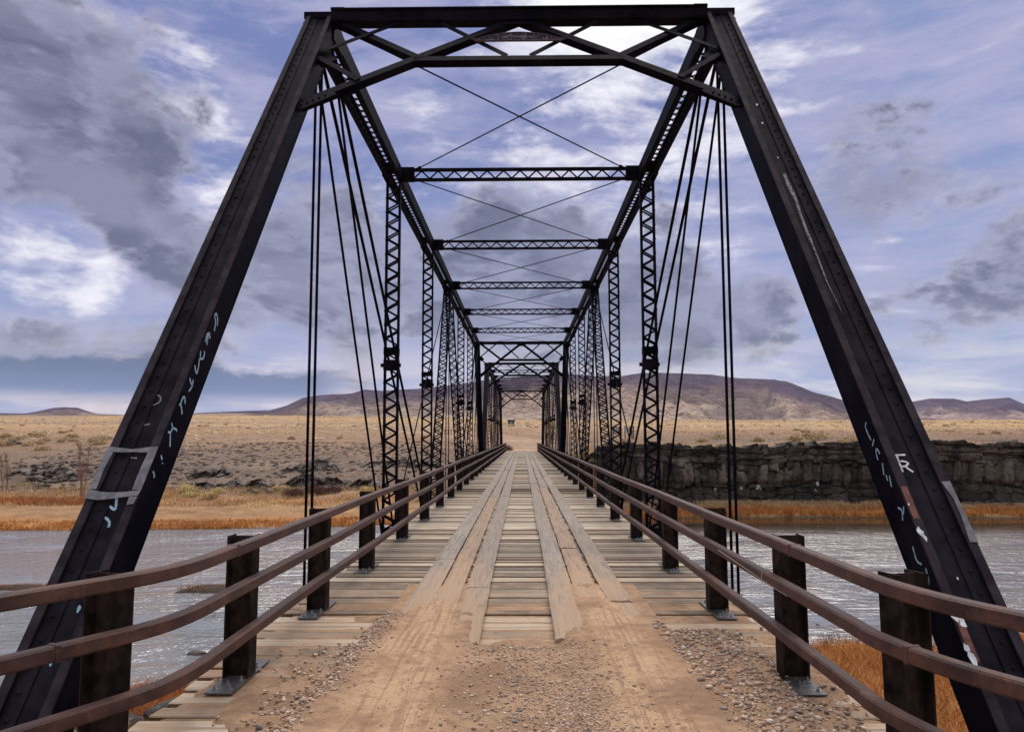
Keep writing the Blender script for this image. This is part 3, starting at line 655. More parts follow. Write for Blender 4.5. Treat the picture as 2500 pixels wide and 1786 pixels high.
# ------------------------------------------------------------------ rocks
def hull_rock(n, sx, sy, sz, seed, flat=.0):
    r = random.Random(seed); bm = bmesh.new()
    for _ in range(n):
        v = Vector((r.gauss(0, 1), r.gauss(0, 1), r.gauss(0, 1))).normalized() * r.uniform(.82, 1.0)
        if flat: v.z = max(-.5, min(v.z, flat))
        bm.verts.new((v.x * sx, v.y * sy, v.z * sz))
    bmesh.ops.convex_hull(bm, input=bm.verts)
    for v in [v for v in bm.verts if not v.link_faces]: bm.verts.remove(v)
    bm.verts.index_update()
    V = np.array([v.co[:] for v in bm.verts]); Fa = np.array([[v.index for v in f.verts] for f in bm.faces if len(f.verts) == 3]); bm.free()
    return V, Fa
def join_rocks(name, mat, items, variants, parent=None, smooth=False):
    """items: (x,y,z,sx,sy,sz,rz,k) -> one mesh"""
    VV = []; FF = []; off = 0
    for x, y, z, sx, sy, sz, rz, k in items:
        V, Fa = variants[k % len(variants)]
        c, s = math.cos(rz), math.sin(rz); a = V * (sx, sy, sz)
        VV.append(np.stack([a[:, 0] * c - a[:, 1] * s + x, a[:, 0] * s + a[:, 1] * c + y, a[:, 2] + z], 1)); FF.append(Fa + off); off += len(V)
    return np_mesh(name, np.concatenate(VV), np.concatenate(FF), mat, parent, smooth)
ROCKS = [hull_rock(18, 1, 1, 1, s) for s in range(16)]
BLOCKS = [hull_rock(12, 1, 1, 1, 100 + s, .7) for s in range(12)]

def outcrop(label, pts, n, size, mat=M_basalt, zs=.6, seed=1, ysp=1.5):
    """a lava outcrop: angular blocks crowded along a line on the bank"""
    r = random.Random(seed); it = []
    P = [at(*p) for p in pts]; c = sum(P, Vector()) / len(P)
    for i in range(n):
        k = r.random() * (len(P) - 1); a = int(k); q = P[a].lerp(P[a + 1], k - a)
        q = q + Vector((r.gauss(0, .5), r.gauss(0, ysp), 0)); z = float(ground_z(q.x, q.y))
        s = size * (.45 + 1.25 * r.random() ** 1.8)
        it.append((q.x - c.x, q.y - c.y, z - c.z + s * .22, s * r.uniform(.8, 1.7), s * r.uniform(.6, 1.1), s * zs * r.uniform(.6, 1.4), r.uniform(0, 6.3), r.randrange(12)))
    o = join_rocks('lava_rubble', mat, it, BLOCKS); o.location = c
    tag(o, label, 'rubble', kind='stuff')
outcrop('scattered black lava blocks round the foot of the tall lava face', [(600, 1200), (690, 1196), (800, 1196), (900, 1190)], 50, .45, seed=4, ysp=1.4)
outcrop('loose black lava rubble above the lava face left of the taped end post', [(50, 1145), (90, 1138), (135, 1140), (170, 1150)], 36, .5, seed=5, ysp=1.8)
outcrop('lower band of black rubble left of the leaning end post', [(90, 1170), (130, 1172), (180, 1168), (215, 1160)], 60, .6, seed=6)
outcrop('dark rock ledge at the far left edge of the photo', [(0, 1080), (12, 1082), (24, 1086)], 18, .7, seed=9)

def ledge(label, pa, pb, Hm, seed, n=260):
    """broken lava ledge: a low blocky face standing out of the slope"""
    A = at(*pa); B = at(*pb); c = (A + B) / 2; L = (B - A).length; nv = 22
    u = np.linspace(0, 1, n); v = np.linspace(0, 1, nv); U, V = np.meshgrid(u, v)
    bx = A.x + (B.x - A.x) * U; by = A.y + (B.y - A.y) * U + 1.3 * fbm(U * L * .16 + seed, U * 0, 4)
    H = Hm * np.clip(np.sin(np.pi * U) ** .5 * (.62 + .9 * fbm(U * L * .22 + seed * 3, U * 0 + 2, 4)), .02, 1.4)
    X = bx - c.x; S = U * L
    rn, rn2, gp, px_, py_ = cells(S / 1.0 + .4 * fbm(S * .5, V * 2, 3), V * 3.6 + .5 * fbm(S * .4, V + seed, 3), seed, .9)
    out = rn * .9 + px_ * (rn2 - .5) * 1.3 + py_ * (rn - .5) * .7 - .4 * np.exp(-gp / .06) + .25 * fbm(S * 2, V * 6, 4)
    back = sstep(.80, 1.0, V)
    Y = by - 1.5 * out * (1 - back) + 1.1 * V + 2.6 * back + .8 * fbm(S * .7, V * 3 + seed, 4)
    gz = ground_z(bx, Y); Z = gz - .35 + (H + .35) * np.minimum(V / .8, 1) * (1 - back) + back * .0
    Z = np.where(V >= .8, gz + (H) * (1 - back) - .12 * back, Z) + .10 * fbm(S * 1.5, V * 9 + seed, 4) * (1 - back)
    idx = np.arange(n * nv).reshape(nv, n); Fq = np.stack([idx[:-1, :-1], idx[:-1, 1:], idx[1:, 1:], idx[1:, :-1]], -1).reshape(-1, 4)
    o = np_mesh('rock_outcrop', np.stack([X, Y - c.y, Z - c.z], -1).reshape(-1, 3), Fq, M_basalt, None, False); o.location = c
    tag(o, label, 'rocks', 'lava outcrops on the far left bank')
ledge('tall black broken lava face beside and behind the paired hanger rods at left', (590, 1190), (850, 1186), 1.7, 3)
ledge('small dark lava face just right of the taped end post, left of the long one', (455, 1168), (560, 1160), 1.1, 15)
ledge('narrow black lava band above the tall lava face near the hanger rods', (690, 1150), (860, 1148), 1.3, 17)
ledge('long low black lava face behind the yellow shrubs on the far left bank', (440, 1190), (640, 1193), 1.5, 5)
ledge('dark broken lava face left of the taped end post behind the saplings', (20, 1158), (215, 1170), 1.5, 7)
ledge('thin dark lava ledge higher up the slope beside the first laced post', (880, 1136), (1080, 1140), 1.0, 9)
ledge('dark lava ledge low on the slope under the first laced post', (850, 1190), (960, 1192), 1.5, 11)
def scree():
    r = random.Random(5); it = []
    for i in range(5200):
        if i < 3600: x = r.uniform(-75, -6); y = r.uniform(90, 140)
        elif i < 4300: x = r.uniform(5, 14); y = r.uniform(76, 82)
        else: x = r.uniform(8, 80); y = 79.3 + r.gauss(0, .6)
        z = float(ground_z(x, y)); s = .10 + .38 * r.random() ** 3
        it.append((x, y, z, s * r.uniform(.9, 1.8), s, s * .6, r.uniform(0, 6.3), r.randrange(12)))
    tag(join_rocks('scree', M_scree, it, BLOCKS), 'grey brown stones scattered down the far bank slopes', 'stones', kind='stuff')
scree()

# ------------------------------------------------------------------ truss spans
PAN = 5.9; NP = 8; Y0 = 3.77; ZB = -.30; ZT = 7.53; TW = 2.72; HW = .172; DEP = .28
GAP = 1.05
def lacing(mb, p0, p1, u, half, pitch, w=.045, t=.012, nrm=None):
    """zigzag bars between two flanges along p0-p1, spread along u"""
    p0 = Vector(p0); p1 = Vector(p1); L = (p1 - p0).length; n = max(2, int(L / pitch)); d = (p1 - p0) / n; u = Vector(u)
    for i in range(n):
        a = p0 + d * i + u * (half if i % 2 else -half); b = p0 + d * (i + 1) + u * (-half if i % 2 else half)
        mb.bar(a, b, w, t, nrm or d.cross(u))
def box_member(mb, P, Q, sgn, web, lace_pitch=.112, rivets=True, fb=None, wb=None):
    """two plate-and-angle sides joined below by lacing; P,Q on its outer face. sgn is the side of the road"""
    P = Vector(P); Q = Vector(Q); t = (Q - P).normalized(); u = Vector((sgn, 0, 0)); n = u.cross(t) if u.cross(t).z > 0 else -u.cross(t)
    def slab(u0, u1, n0, n1, a=P, b=Q):
        o = u * ((u0 + u1) / 2) + n * ((n0 + n1) / 2); mb.bar(a + o, b + o, abs(u1 - u0), abs(n1 - n0), n)
    for k in (-1, 1):
        e = k * HW
        slab(e - k * .012, e - k * .0, -DEP + .013, -.013)           # side plate
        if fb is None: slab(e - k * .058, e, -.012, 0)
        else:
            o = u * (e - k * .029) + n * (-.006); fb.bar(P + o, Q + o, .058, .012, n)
        slab(e - k * .098, e + k * .004, -DEP, -DEP + .012)           # lower flange
    if web:
        mb0 = mb; mb = wb or mb
        def slab(u0, u1, n0, n1, a=P, b=Q):
            o = u * ((u0 + u1) / 2) + n * ((n0 + n1) / 2); mb.bar(a + o, b + o, abs(u1 - u0), abs(n1 - n0), n)
        slab(-HW + .013, HW - .013, -.062, -.048)                     # recessed cover plate
        slab(HW * .12, HW - .014, -.0475, -.036)                      # riveted angle leg
        L = (Q - P).length; k = .12
        while rivets and k < L:
            mb.dome(P + t * k + u * (HW * .42) + n * (-.036), n, .015); k += .148
    if web: mb = mb0
    o = n * (-DEP - .006)
    lacing(mb, P + o, Q + o, u, HW - .09, lace_pitch, .030, .010, n)
    return n
def stroke(mb, pts, w, nrm):
    nrm = Vector(nrm).normalized(); pts = [Vector(p) for p in pts]; m = len(pts)
    # smooth the polyline a little
    q = []
    for i in range(m - 1):
        p0 = pts[max(i - 1, 0)]; p1 = pts[i]; p2 = pts[i + 1]; p3 = pts[min(i + 2, m - 1)]
        for k in range(4):
            t = k / 4.; q.append(.5 * ((2 * p1) + (p2 - p0) * t + (2 * p0 - 5 * p1 + 4 * p2 - p3) * t * t + (3 * p1 - p0 - 3 * p2 + p3) * t ** 3))
    q.append(pts[-1]); n0 = len(mb.v); M_ = len(q)
    for i, p in enumerate(q):
        t = (q[min(i + 1, M_ - 1)] - q[max(i - 1, 0)]).normalized(); s = t.cross(nrm)
        ww = (w[0] + (w[1] - w[0]) * i / (M_ - 1)) if isinstance(w, tuple) else w * (.75 + .5 * abs(math.sin(i * 1.7 + len(q))))
        mb.v += [tuple(p + s * ww / 2 + nrm * .0025), tuple(p - s * ww / 2 + nrm * .0025)]
    for i in range(M_ - 1): mb.f.append((n0 + 2 * i, n0 + 2 * i + 1, n0 + 2 * i + 3, n0 + 2 * i + 2))

def text_mesh(parent, word, size, mat, name, placer):
    """raised letters, each placed by placer(k, x) -> matrix"""
    cu = bpy.data.curves.new('lettering', 'FONT'); cu.size = size; cu.extrude = .004; cu.align_x = 'LEFT'; cu.body = word
    o = bpy.data.objects.new('lettering', cu); col.objects.link(o)
    dg = bpy.context.evaluated_depsgraph_get(); dg.update()
    me = bpy.data.meshes.new_from_object(o.evaluated_get(dg)); bpy.data.objects.remove(o); bpy.data.curves.remove(cu)
    for v in me.vertices: v.co = placer(v.co.x, v.co.y, v.co.z)
    me.materials.clear(); me.materials.append(mat)
    r = bpy.data.objects.new(name, me); col.objects.link(r); r.parent = parent; return r

def make_span(first):
    root = empty('truss_bridge_span', (0, Y0, 0))
    def R(y): return y - Y0
    Yj = [k * PAN for k in range(NP + 1)]                         # joints along the span, local y
    zc = ZT - .15; zb = -.45                                     # working lines of the chords
    ax = (Vector((0, PAN, ZT - ZB))).normalized()
    ends = {}
    for sg in (-1, 1):
        X = sg * TW
        # inclined end posts, near and far
        for e, (P, Q) in enumerate((((X, 0, ZB), (X, PAN, ZT)), ((X, Yj[8], ZB), (X, Yj[7], ZT)))):
            mb = MB(); d = (Vector(Q) - Vector(P)).normalized(); lo = Vector(P) - d * .35
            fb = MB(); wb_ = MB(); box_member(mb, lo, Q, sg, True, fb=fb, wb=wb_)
            # shoe and pin at the foot
            mb.box(X - .25, X + .25, P[1] - .3, P[1] + .3, ZB - .75, ZB - .55)
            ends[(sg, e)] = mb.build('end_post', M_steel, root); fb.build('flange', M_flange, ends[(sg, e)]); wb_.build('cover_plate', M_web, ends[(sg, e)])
        # top chord
        mb = MB(); box_member(mb, (X, Yj[1] - .02, ZT), (X, Yj[7] + .02, ZT), sg, False)
        for k in range(2, 7):
            mb.box(X - HW + .015, X + HW - .015, Yj[k] - .35, Yj[k] + .35, ZT - .012, ZT - .002)
            mb.box(X - HW - .012, X - HW - .001, Yj[k] - .4, Yj[k] + .4, ZT - DEP - .03, ZT - .04)
            mb.box(X + HW + .001, X + HW + .012, Yj[k] - .4, Yj[k] + .4, ZT - DEP - .03, ZT - .04)
        for k in (1, 7):
            mb.box(X - .215, X + .215, Yj[k] - .035, Yj[k] + .02, ZT - .085, ZT + .004)    # cap plate over the joint
            ya, yb = (Yj[k] + .02, Yj[k] + .5) if k == 1 else (Yj[k] - .5, Yj[k] - .02)
            mb.box(X - HW - .02, X - HW - .001, ya, yb, ZT - .36, ZT - .03)
            mb.box(X + HW + .001, X + HW + .02, ya, yb, ZT - .36, ZT - .03)
            mb.rod((X - .22, Yj[k], zc - .02), (X + .22, Yj[k], zc - .02), .05, 10)
            for a in (-.16, .16): mb.dome((X + a, Yj[k] - .036, ZT - .04), (0, -1, 0), .02)
        mb.build('top_chord', M_steel, root)
        # bottom chord eyebars
        mb = MB()
        for k in range(NP):
            for dx in (-.09, .09): mb.bar((X + dx, Yj[k], zb), (X + dx, Yj[k + 1], zb), .022, .10, (0, 0, 1))
        mb.build('bottom_chord', M_steel, root)
        # laced verticals at the outer thirds
        for k in (2, 3, 5, 6):
            mb = MB(); y = Yj[k]; zt_, zl = ZT - DEP - .01, -.9; h = .155
            for dx in (-h + .02, h - .02):
                mb.box(X + dx - .020, X + dx + .020, y - .065, y + .065, zl, zt_)
                zz = zl + .12
                while zz < zt_ - .1:                                # rivet heads on the flange edges
                    sx = math.copysign(1, dx); mb.dome((X + dx + sx * .020, y - .04, zz), (sx, 0, 0), .020, 6); zz += .305
            lacing(mb, (X, y - .068, zl + .12), (X, y - .068, zt_ - .05), (1, 0, 0), h - .02, .1525, .036, .009, (0, 1, 0))
            lacing(mb, (X, y + .068, zl + .12), (X, y + .068, zt_ - .05), (1, 0, 0), h - .02, .1525, .036, .009, (0, 1, 0))
            if k in (2, 6): zz = ((3.47, 3.62), (3.14, 3.36))
            else: zz = ((3.50, 3.62), (3.16, 3.40))
            for a, b in zz: mb.box(X - h - .004, X + h + .004, y - .085, y + .085, a, b)
            mb.rod((X - h - .07, y, 3.25), (X + h + .04, y, 3.25), .042, 8)
            mb.box(X - h - .004, X + h + .004, y - .075, y + .075, -.36, -.12)
            mb.build('laced_post', M_steel, root)
        # A-frame of laced struts below the middle joint
        for s2 in (-1, 1):
            mb = MB(); T = Vector((X, Yj[4] + s2 * .12, zc - .1)); B = Vector((sg * (TW - .09), Yj[4] + s2 * 5.15, -.7))
            t = (B - T).normalized(); n = Vector((sg, 0, 0)).cross(t).normalized()
            for dx in (-.13, .13): mb.bar(T + Vector((dx, 0, 0)), B + Vector((dx, 0, 0)), .04, .14, n)
            for q in (-.075, .075): lacing(mb, T + n * q, B + n * q, (1, 0, 0), .13, .155, .038, .009, n)
            mb.build('laced_strut', M_steel, root)
        # rods and bars
        def rods(name, p, q, sep, r=.016, flat=False):
            for dx in ((-sep, sep) if sep else (0,)):
                mb = MB(); a = Vector((X + dx, p[0], p[1])); b = Vector((X + dx, q[0], q[1]))
                if flat: mb.bar(a, b, .022, .075, (0, 0, 1))
                else: mb.rod(a, b, r, 8)
                mb.build(name, M_steel, root)
        for m_ in (0, 1):
            f = (lambda y: y) if m_ == 0 else (lambda y: Yj[8] - y)
            rods('hanger_rod', (f(Yj[1]), zc), (f(Yj[1]), zb), .038, .019)
            rods('diagonal_bar', (f(Yj[1]), zc), (f(Yj[2]), zb), .125, .020)
            rods('diagonal_bar', (f(Yj[1]), zc), (f(Yj[3]), zb), .085, .027)
            rods('counter_rod', (f(Yj[4]), zc), (f(Yj[2]), zb), 0, .017)
        rods('hanger_rod', (Yj[4], zc), (Yj[4], zb), .05, .018)
    # portal frames lie in the plane of the inclined end posts
    for e in (0, 1):
        mb = MB(); yt = Yj[1] if e == 0 else Yj[7]; s_ = 1 if e == 0 else -1
        d = Vector((0, -s_ * PAN, -(ZT - ZB))).normalized(); nn = Vector((0, -s_ * (ZT - ZB), PAN)).normalized()
        o = Vector((0, yt, ZT - .18))
        def pp(x, s, off=0): return o + Vector((x, 0, 0)) + d * s + nn * off
        W_ = TW - HW
        mb.box(-W_, W_, yt - .10, yt + .10, ZT - .17, ZT - .021)
        mb.box(-W_, W_, yt - .13, yt + .13, ZT - .02, ZT + .002)
        for k in (-1, 1):
            mb.box(min(k * W_, k * (W_ - .18)), max(k * W_, k * (W_ - .18)), yt - .11, yt + .14, ZT - .15, ZT + .022)
            mb.bar(pp(k * (W_ + .01), 2.2), pp(0.03 * k, -.06), .115, .095, nn)                 # great brace
            mb.bar(pp(k * (W_ - .05), -.07), pp(k * 1.30, 1.03), .10, .09, nn)                 # corner brace
            mb.bar(pp(k * W_, .92, .056), pp(k * 1.45, -.10, .056), .070, .012, nn)
            mb.bar(pp(k * 1.20, -.08, .056), pp(k * .158, 1.0, .030), .070, .012, nn)
            mb.bar(pp(k * W_, 1.05, .056), pp(k * 1.95, 1.66, .056), .075, .012, nn)
            mb.bar(pp(k * (W_ + .02), .86), pp(k * (W_ - .15), 1.12), .22, .05, nn)            # gusset
            mb.bar(pp(k * (W_ + .02), 2.32, .05), pp(k * (W_ - .34), 1.95, .05), .17, .015, nn)  # gusset plate
            for q in range(5):
                mb.dome(pp(k * (W_ - .03 - .06 * q), 2.27 - .055 * q, .06), nn, .016)
        mb.bar(pp(-1.34, 1.10), pp(1.34, 1.10), .115, .095, nn)
        mb.poly([pp(-.28, .02, .05), pp(.28, .02, .05), pp(.13, .30, .05), pp(-.13, .30, .05)]) if False else None
        mb.bar(pp(-.24, .02, .054), pp(.24, .02, .054), .24, .012, nn)
        for q in range(9): mb.dome(pp(-.2 + .05 * q, -.04 + .02 * (q % 3) * 3, .062), nn, .012)
        pf = mb.build('portal_frame', M_steel, root)
        if (e == 0) == first:
            pl = MB(); N = 18; top = []; bot = []
            def arch(x): return .685 - (.045 + .205 * (1 - (abs(x) / .56) ** 2.0))
            of = .075 if e == 0 else .075
            for i in range(N + 1):
                x = -.56 + 1.12 * i / N; top.append((x, arch(x))); bot.append((x, .685))
            for i in range(N):
                a, b, c_, d_ = pp(*top[i], of), pp(*top[i + 1], of), pp(*bot[i + 1], of), pp(*bot[i], of)
                h = nn * .014; pl.quad(a, d_, c_, b); pl.quad(a - h, b - h, c_ - h, d_ - h); pl.quad(a, b, b - h, a - h); pl.quad(d_, d_ - h, c_ - h, c_)
            for i in range(N):                                    # raised rim
                pl.bar(pp(top[i][0], top[i][1] + .006, of + .004), pp(top[i + 1][0], top[i + 1][1] + .006, of + .004), .012, .01, nn)
            pl.bar(pp(-.56, .678, of + .004), pp(.56, .678, of + .004), .012, .01, nn)
            po = pl.build('name_plaque', M_plaque, root if False else pf)
            if e == 0:
                wd = 'WROUGHT IRON BRIDGE CO.'
                def p1(x, y, z):
                    t = (x / 1.30) * 1.0 - .5; xx = t * 1.02; s = arch(xx) + .095 - y; return pp(xx, s, of + .002 + z)
                a = text_mesh(pf, wd, .105, M_letter, 'plaque_lettering', p1)
                xs = [v.co.x for v in a.data.vertices]; mid = (max(xs) + min(xs)) / 2; sc = 1.0 / (max(xs) - min(xs))
                for v in a.data.vertices:
                    old = v.co.x; new = (old - mid) * sc
                    s_shift = arch(new) - arch(old); v.co.x = new; v.co += d * s_shift
                b = text_mesh(pf, 'CANTON, OHIO.', .095, M_letter, 'plaque_lettering', lambda x, y, z: pp(x, .658 - y, of + .002 + z))
                xs = [v.co.x for v in b.data.vertices]; mid = (max(xs) + min(xs)) / 2; sc = .64 / (max(xs) - min(xs))
                for v in b.data.vertices: v.co.x = (v.co.x - mid) * sc
    # laced top struts
    for k in range(2, 7):
        mb = MB(); y = Yj[k]; W_ = TW - HW
        mb.box(-W_, W_, y - .05, y + .05, 7.235, 7.285); mb.box(-W_, W_, y - .05, y + .05, 7.455, 7.505)
        lacing(mb, (-W_ + .25, y, 7.37), (W_ - .25, y, 7.37), (0, 0, 1), .085, .1725, .032, .012, (0, 1, 0))
        for s2 in (-1, 1): mb.box(min(s2 * W_, s2 * (W_ - .27)), max(s2 * W_, s2 * (W_ - .27)), y - .056, y + .056, 7.225, 7.53)
        mb.build('top_strut', M_steel, root)
    for k in range(1, 7):
        for s2 in (-1, 1):
            mb = MB(); A = Vector((-s2 * (TW - HW - .02), Yj[k], 7.36)); B = Vector((s2 * (TW - HW - .18), Yj[k + 1] - .06, 7.40))
            mb.rod(A, B, .013 if k < 4 else .012, 6)
            t = (B - A).normalized(); c_ = B - t * .30; sd = t.cross(Vector((0, 0, 1))).normalized()
            for q in (-.028, .028): mb.bar(c_ - t * .09 + sd * q, c_ + t * .09 + sd * q, .012, .02)   # turnbuckle
            for q in (-.09, .09): mb.rod(c_ + t * (q - .02), c_ + t * (q + .02), .034, 8)
            mb.build('sway_rod', M_steel, root)
    for k in range(0, NP + 1):
        mb = MB(); y = Yj[k]; mb.box(-TW - .1, TW + .1, y - .07, y + .07, -.62, -.60); mb.box(-TW - .1, TW + .1, y - .07, y + .07, -.30, -.28); mb.box(-TW - .1, TW + .1, y - .01, y + .01, -.60, -.30)
        mb.build('floor_beam', M_steel, root)
    mb = MB()
    for x in (-2.1, -1.05, 0, 1.05, 2.1): mb.box(x - .05, x + .05, 0, Yj[8], -.279, -.075)
    mb.build('stringers', M_steel, root)
    return root, ends, ax

span1, ends1, AX = make_span(True)
tag(span1, 'near span of the black riveted through truss, its tall portal framing the timber deck', 'truss bridge', 'black truss spans in line across the river')
span2, ends2, _ = make_span(False)
span2.location = (0, Y0 + NP * PAN + GAP, 0)
tag(span2, 'far span of the black truss bridge, seen small through the near span', 'truss bridge', 'black truss spans in line across the river')

# marks on the near end posts: coordinates (along the post, outward) in the post's own faces
NRM = Vector((0, -(ZT - ZB), PAN)).normalized()
def face_pt(sg, l, n): return Vector((sg * (TW - HW), 0, ZB)) + AX * l + NRM * n
def top_pt(x, l, n): return Vector((x, 0, ZB)) + AX * l + NRM * n
LI = [[(3.764, -0.054), (3.842, -0.024), (3.864, 0.024), (3.905, 0.012), (3.885, -0.039), (3.84, -0.067)], [(3.574, 0.013), (3.659, 0.031), (3.576, -0.024), (3.68, 0.011), (3.66, -0.039)], [(3.461, 0.024), (3.411, -0.01), (3.445, -0.046), (3.492, -0.042), (3.506, -0.022)], [(3.397, 0.004), (3.356, -0.022), (3.285, -0.042), (3.28, -0.01), (3.302, 0.027)], [(3.166, 0.029), (3.152, -0.026), (3.152, -0.047), (3.081, -0.03)], [(3.201, -0.028), (3.152, -0.047)], [(2.902, 0.027), (2.917, 0.001), (2.879, -0.06)], [(2.922, 0.012), (2.98, 0.014), (3.001, -0.01), (2.97, -0.045)], [(2.643, 0.031), (2.652, -0.007), (2.58, -0.066)], [(2.725, 0.033), (2.706, -0.005), (2.663, -0.003)], [(2.706, -0.005), (2.735, -0.059), (2.725, -0.074)], [(2.456, 0.003), (2.441, -0.031)], [(2.429, -0.05), (2.423, -0.056)], [(2.307, 0.022), (2.296, -0.008), (2.281, -0.022)]]
LW = [[(-2.748, 3.085), (-2.779, 3.054), (-2.784, 3.001), (-2.721, 2.986), (-2.699, 2.934), (-2.738, 2.897), (-2.819, 2.897)], [(-2.794, 2.692), (-2.701, 2.717)], [(-2.75, 2.759), (-2.755, 2.71), (-2.748, 2.64)], [(-2.69, 2.484), (-2.745, 2.487), (-2.771, 2.451), (-2.743, 2.418), (-2.692, 2.412)], [(-2.768, 2.315), (-2.75, 2.184)]]
LWb = [[(-2.761, 2.099), (-2.733, 2.093), (-2.715, 2.045), (-2.706, 1.992), (-2.758, 2.021), (-2.779, 1.981)], [(-2.772, 1.923), (-2.751, 1.934), (-2.708, 1.9), (-2.698, 1.86)]]
RW = [[(2.605, 2.424), (2.66, 2.425), (2.735, 2.428)], [(2.672, 2.42), (2.670, 2.36), (2.667, 2.285)], [(2.640, 2.366), (2.70, 2.374), (2.728, 2.357), (2.70, 2.332), (2.67, 2.331)], [(2.697, 2.331), (2.715, 2.31), (2.738, 2.283)]]
RI = [[(2.749, -0.115), (2.72, -0.15), (2.606, -0.142)], [(2.584, -0.101), (2.562, -0.154)], [(2.454, -0.101), (2.506, -0.113), (2.499, -0.139), (2.44, -0.153)], [(2.388, -0.115), (2.314, -0.153)], [(2.298, -0.129), (2.252, -0.134)], [(2.265, -0.092), (2.194, -0.119)], [(2.044, -0.142), (2.002, -0.11), (1.947, -0.144)], [(2.008, -0.07), (1.972, -0.11)], [(1.759, -0.147), (1.67, -0.164), (1.623, -0.127)], [(1.583, -0.101), (1.521, -0.112), (1.494, -0.137)]]
SCR = [(2.715, 5.906), (2.712, 5.795), (2.723, 5.526), (2.706, 5.221), (2.702, 4.979), (2.699, 4.748), (2.695, 4.528), (2.688, 4.255), (2.698, 4.055), (2.704, 3.872)]
def marks():
    eL, eR = ends1[(-1, 0)], ends1[(1, 0)]
    for s in LI:
        mb = MB(); stroke(mb, [face_pt(-1, l, n - .075) for l, n in s], .016, (1, 0, 0)); mb.build('graffiti', M_blue, eL)
    mb = MB()
    for s in LW: stroke(mb, [top_pt(x - .0, l, -.0470) for x, l in s], .012, NRM)
    mb.build('graffiti', M_faint, eL)
    mb = MB()
    for s in LWb: stroke(mb, [top_pt(x + .01, l, -.0470) for x, l in s], .016, NRM)
    for x, l in ((-2.66, 1.30), (-2.70, 1.05), (-2.69, .98)): mb.poly([top_pt(x + .011 * math.cos(q) * (1 + .25 * math.sin(3 * q + x * 40)), l + .026 * math.sin(q) * (1 + .2 * math.cos(2 * q + l)), -.0445) for q in [.5 * k for k in range(12)]])
    mb.build('graffiti', M_blue, eL)
    mb = MB()
    for s in RW: stroke(mb, [top_pt(x - .03, l, -.0470) for x, l in s], .013, NRM)
    mb.build('graffiti', M_white, eR)
    for s in RI:
        mb = MB(); stroke(mb, [face_pt(1, l, n + .03) for l, n in s], .013, (-1, 0, 0)); mb.build('graffiti', M_blue, eR)
    mb = MB(); stroke(mb, [top_pt(x - .02, l, -.0470) for x, l in SCR], (.034, .003), NRM)
    stroke(mb, [top_pt(x - .035 + .004 * math.sin(i), l - .15, -.0470) for i, (x, l) in enumerate(SCR[:5])], (.012, .003), NRM)
    mb.build('scraped_streak', M_scratch, eR)
    mb = MB(); r = random.Random(2)                               # flaked white paint
    for x, l, s in ((2.56, 1.80, .035), (2.575, 1.76, .028), (2.562, 1.25, .04), (2.59, 1.20, .035), (2.556, 1.05, .03), (2.565, .99, .05), (2.58, .93, .02), (2.70, 1.50, .012), (2.69, 6.9, .02), (2.72, 7.3, .03), (2.70, 6.2, .014), (2.56, 2.0, .012)):
        nz = .0 if x < 2.60 else -.0470
        c_ = top_pt(x, l, nz + .0025)
        mb = MB(); mb.poly([c_ + Vector((1, 0, 0)) * (math.cos(a) * s * r.uniform(.3, .7)) + AX * (math.sin(a) * s * r.uniform(.5, 1.3)) for a in [k * .7 for k in range(9)]])
        mb.build('paint_flake', M_white, eR)
    mb = MB(); r = random.Random(4)
    i0 = TW - HW
    L_ = [top_pt(i0 + .004 + r.uniform(0, .006), 1.89 + k * .05, .002) for k in range(6)]; R_ = [top_pt(i0 + .052 - r.uniform(0, .008), 1.89 + k * .05, .002) for k in range(6)]
    for k in range(5): mb.quad(L_[k], R_[k], R_[k + 1], L_[k + 1])
    mb.build('rust_patch', M_rust, eR); mb = MB()
    mb.quad(*[top_pt(i0 + a, l, .002) for a, l in ((.006, .95), (.05, .98), (.052, 1.25), (.012, 1.22))])
    mb.build('rust_patch', M_rust, eR)
    # tape frame stretched over the flanges of the left post; it bridges the recess
    mb = MB(); xo, xi = -(TW + HW) - .006, -(TW - HW) + .006; th = .004
    def tp(x, l, n=.004): return top_pt(x, l, n)
    def strip(A, B):
        for i in range(len(A) - 1):
            a, b, c_, d_ = A[i], A[i + 1], B[i + 1], B[i]
            up = NRM * th; mb.quad(a + up, d_ + up, c_ + up, b + up); mb.quad(a, b, c_, d_); mb.quad(a, a + up, b + up, b); mb.quad(d_, c_, c_ + up, d_ + up)
    w = xi - xo
    X_ = lambda f: xo + w * f
    strip([tp(X_(0), 2.05), tp(X_(.25), 2.035), tp(X_(.5), 2.045), tp(X_(.75), 2.06), tp(X_(.98), 2.07)], [tp(X_(0), 2.12), tp(X_(.25), 2.10), tp(X_(.5), 2.095), tp(X_(.75), 2.10), tp(X_(1), 2.115)])
    strip([tp(X_(0), 2.435), tp(X_(.3), 2.425), tp(X_(.5), 2.428), tp(X_(.75), 2.425), tp(X_(1), 2.425)], [tp(X_(0), 2.475), tp(X_(.3), 2.462), tp(X_(.5), 2.45), tp(X_(.8), 2.468), tp(X_(1), 2.475)])
    strip([tp(X_(0), 2.121), tp(X_(0), 2.25), tp(X_(0), 2.434)], [tp(X_(.14), 2.121), tp(X_(.115), 2.27), tp(X_(.15), 2.434)])
    strip([tp(X_(.83), 2.117), tp(X_(.82), 2.27), tp(X_(.84), 2.424)], [tp(X_(1), 2.117), tp(X_(1), 2.27), tp(X_(1), 2.424)])
    strip([tp(X_(.84), 2.0), tp(X_(.83), 2.062)], [tp(X_(.96), 2.005), tp(X_(.98), 2.062)])
    mb.build('tape_frame', M_tape, eL)
    mb = MB()
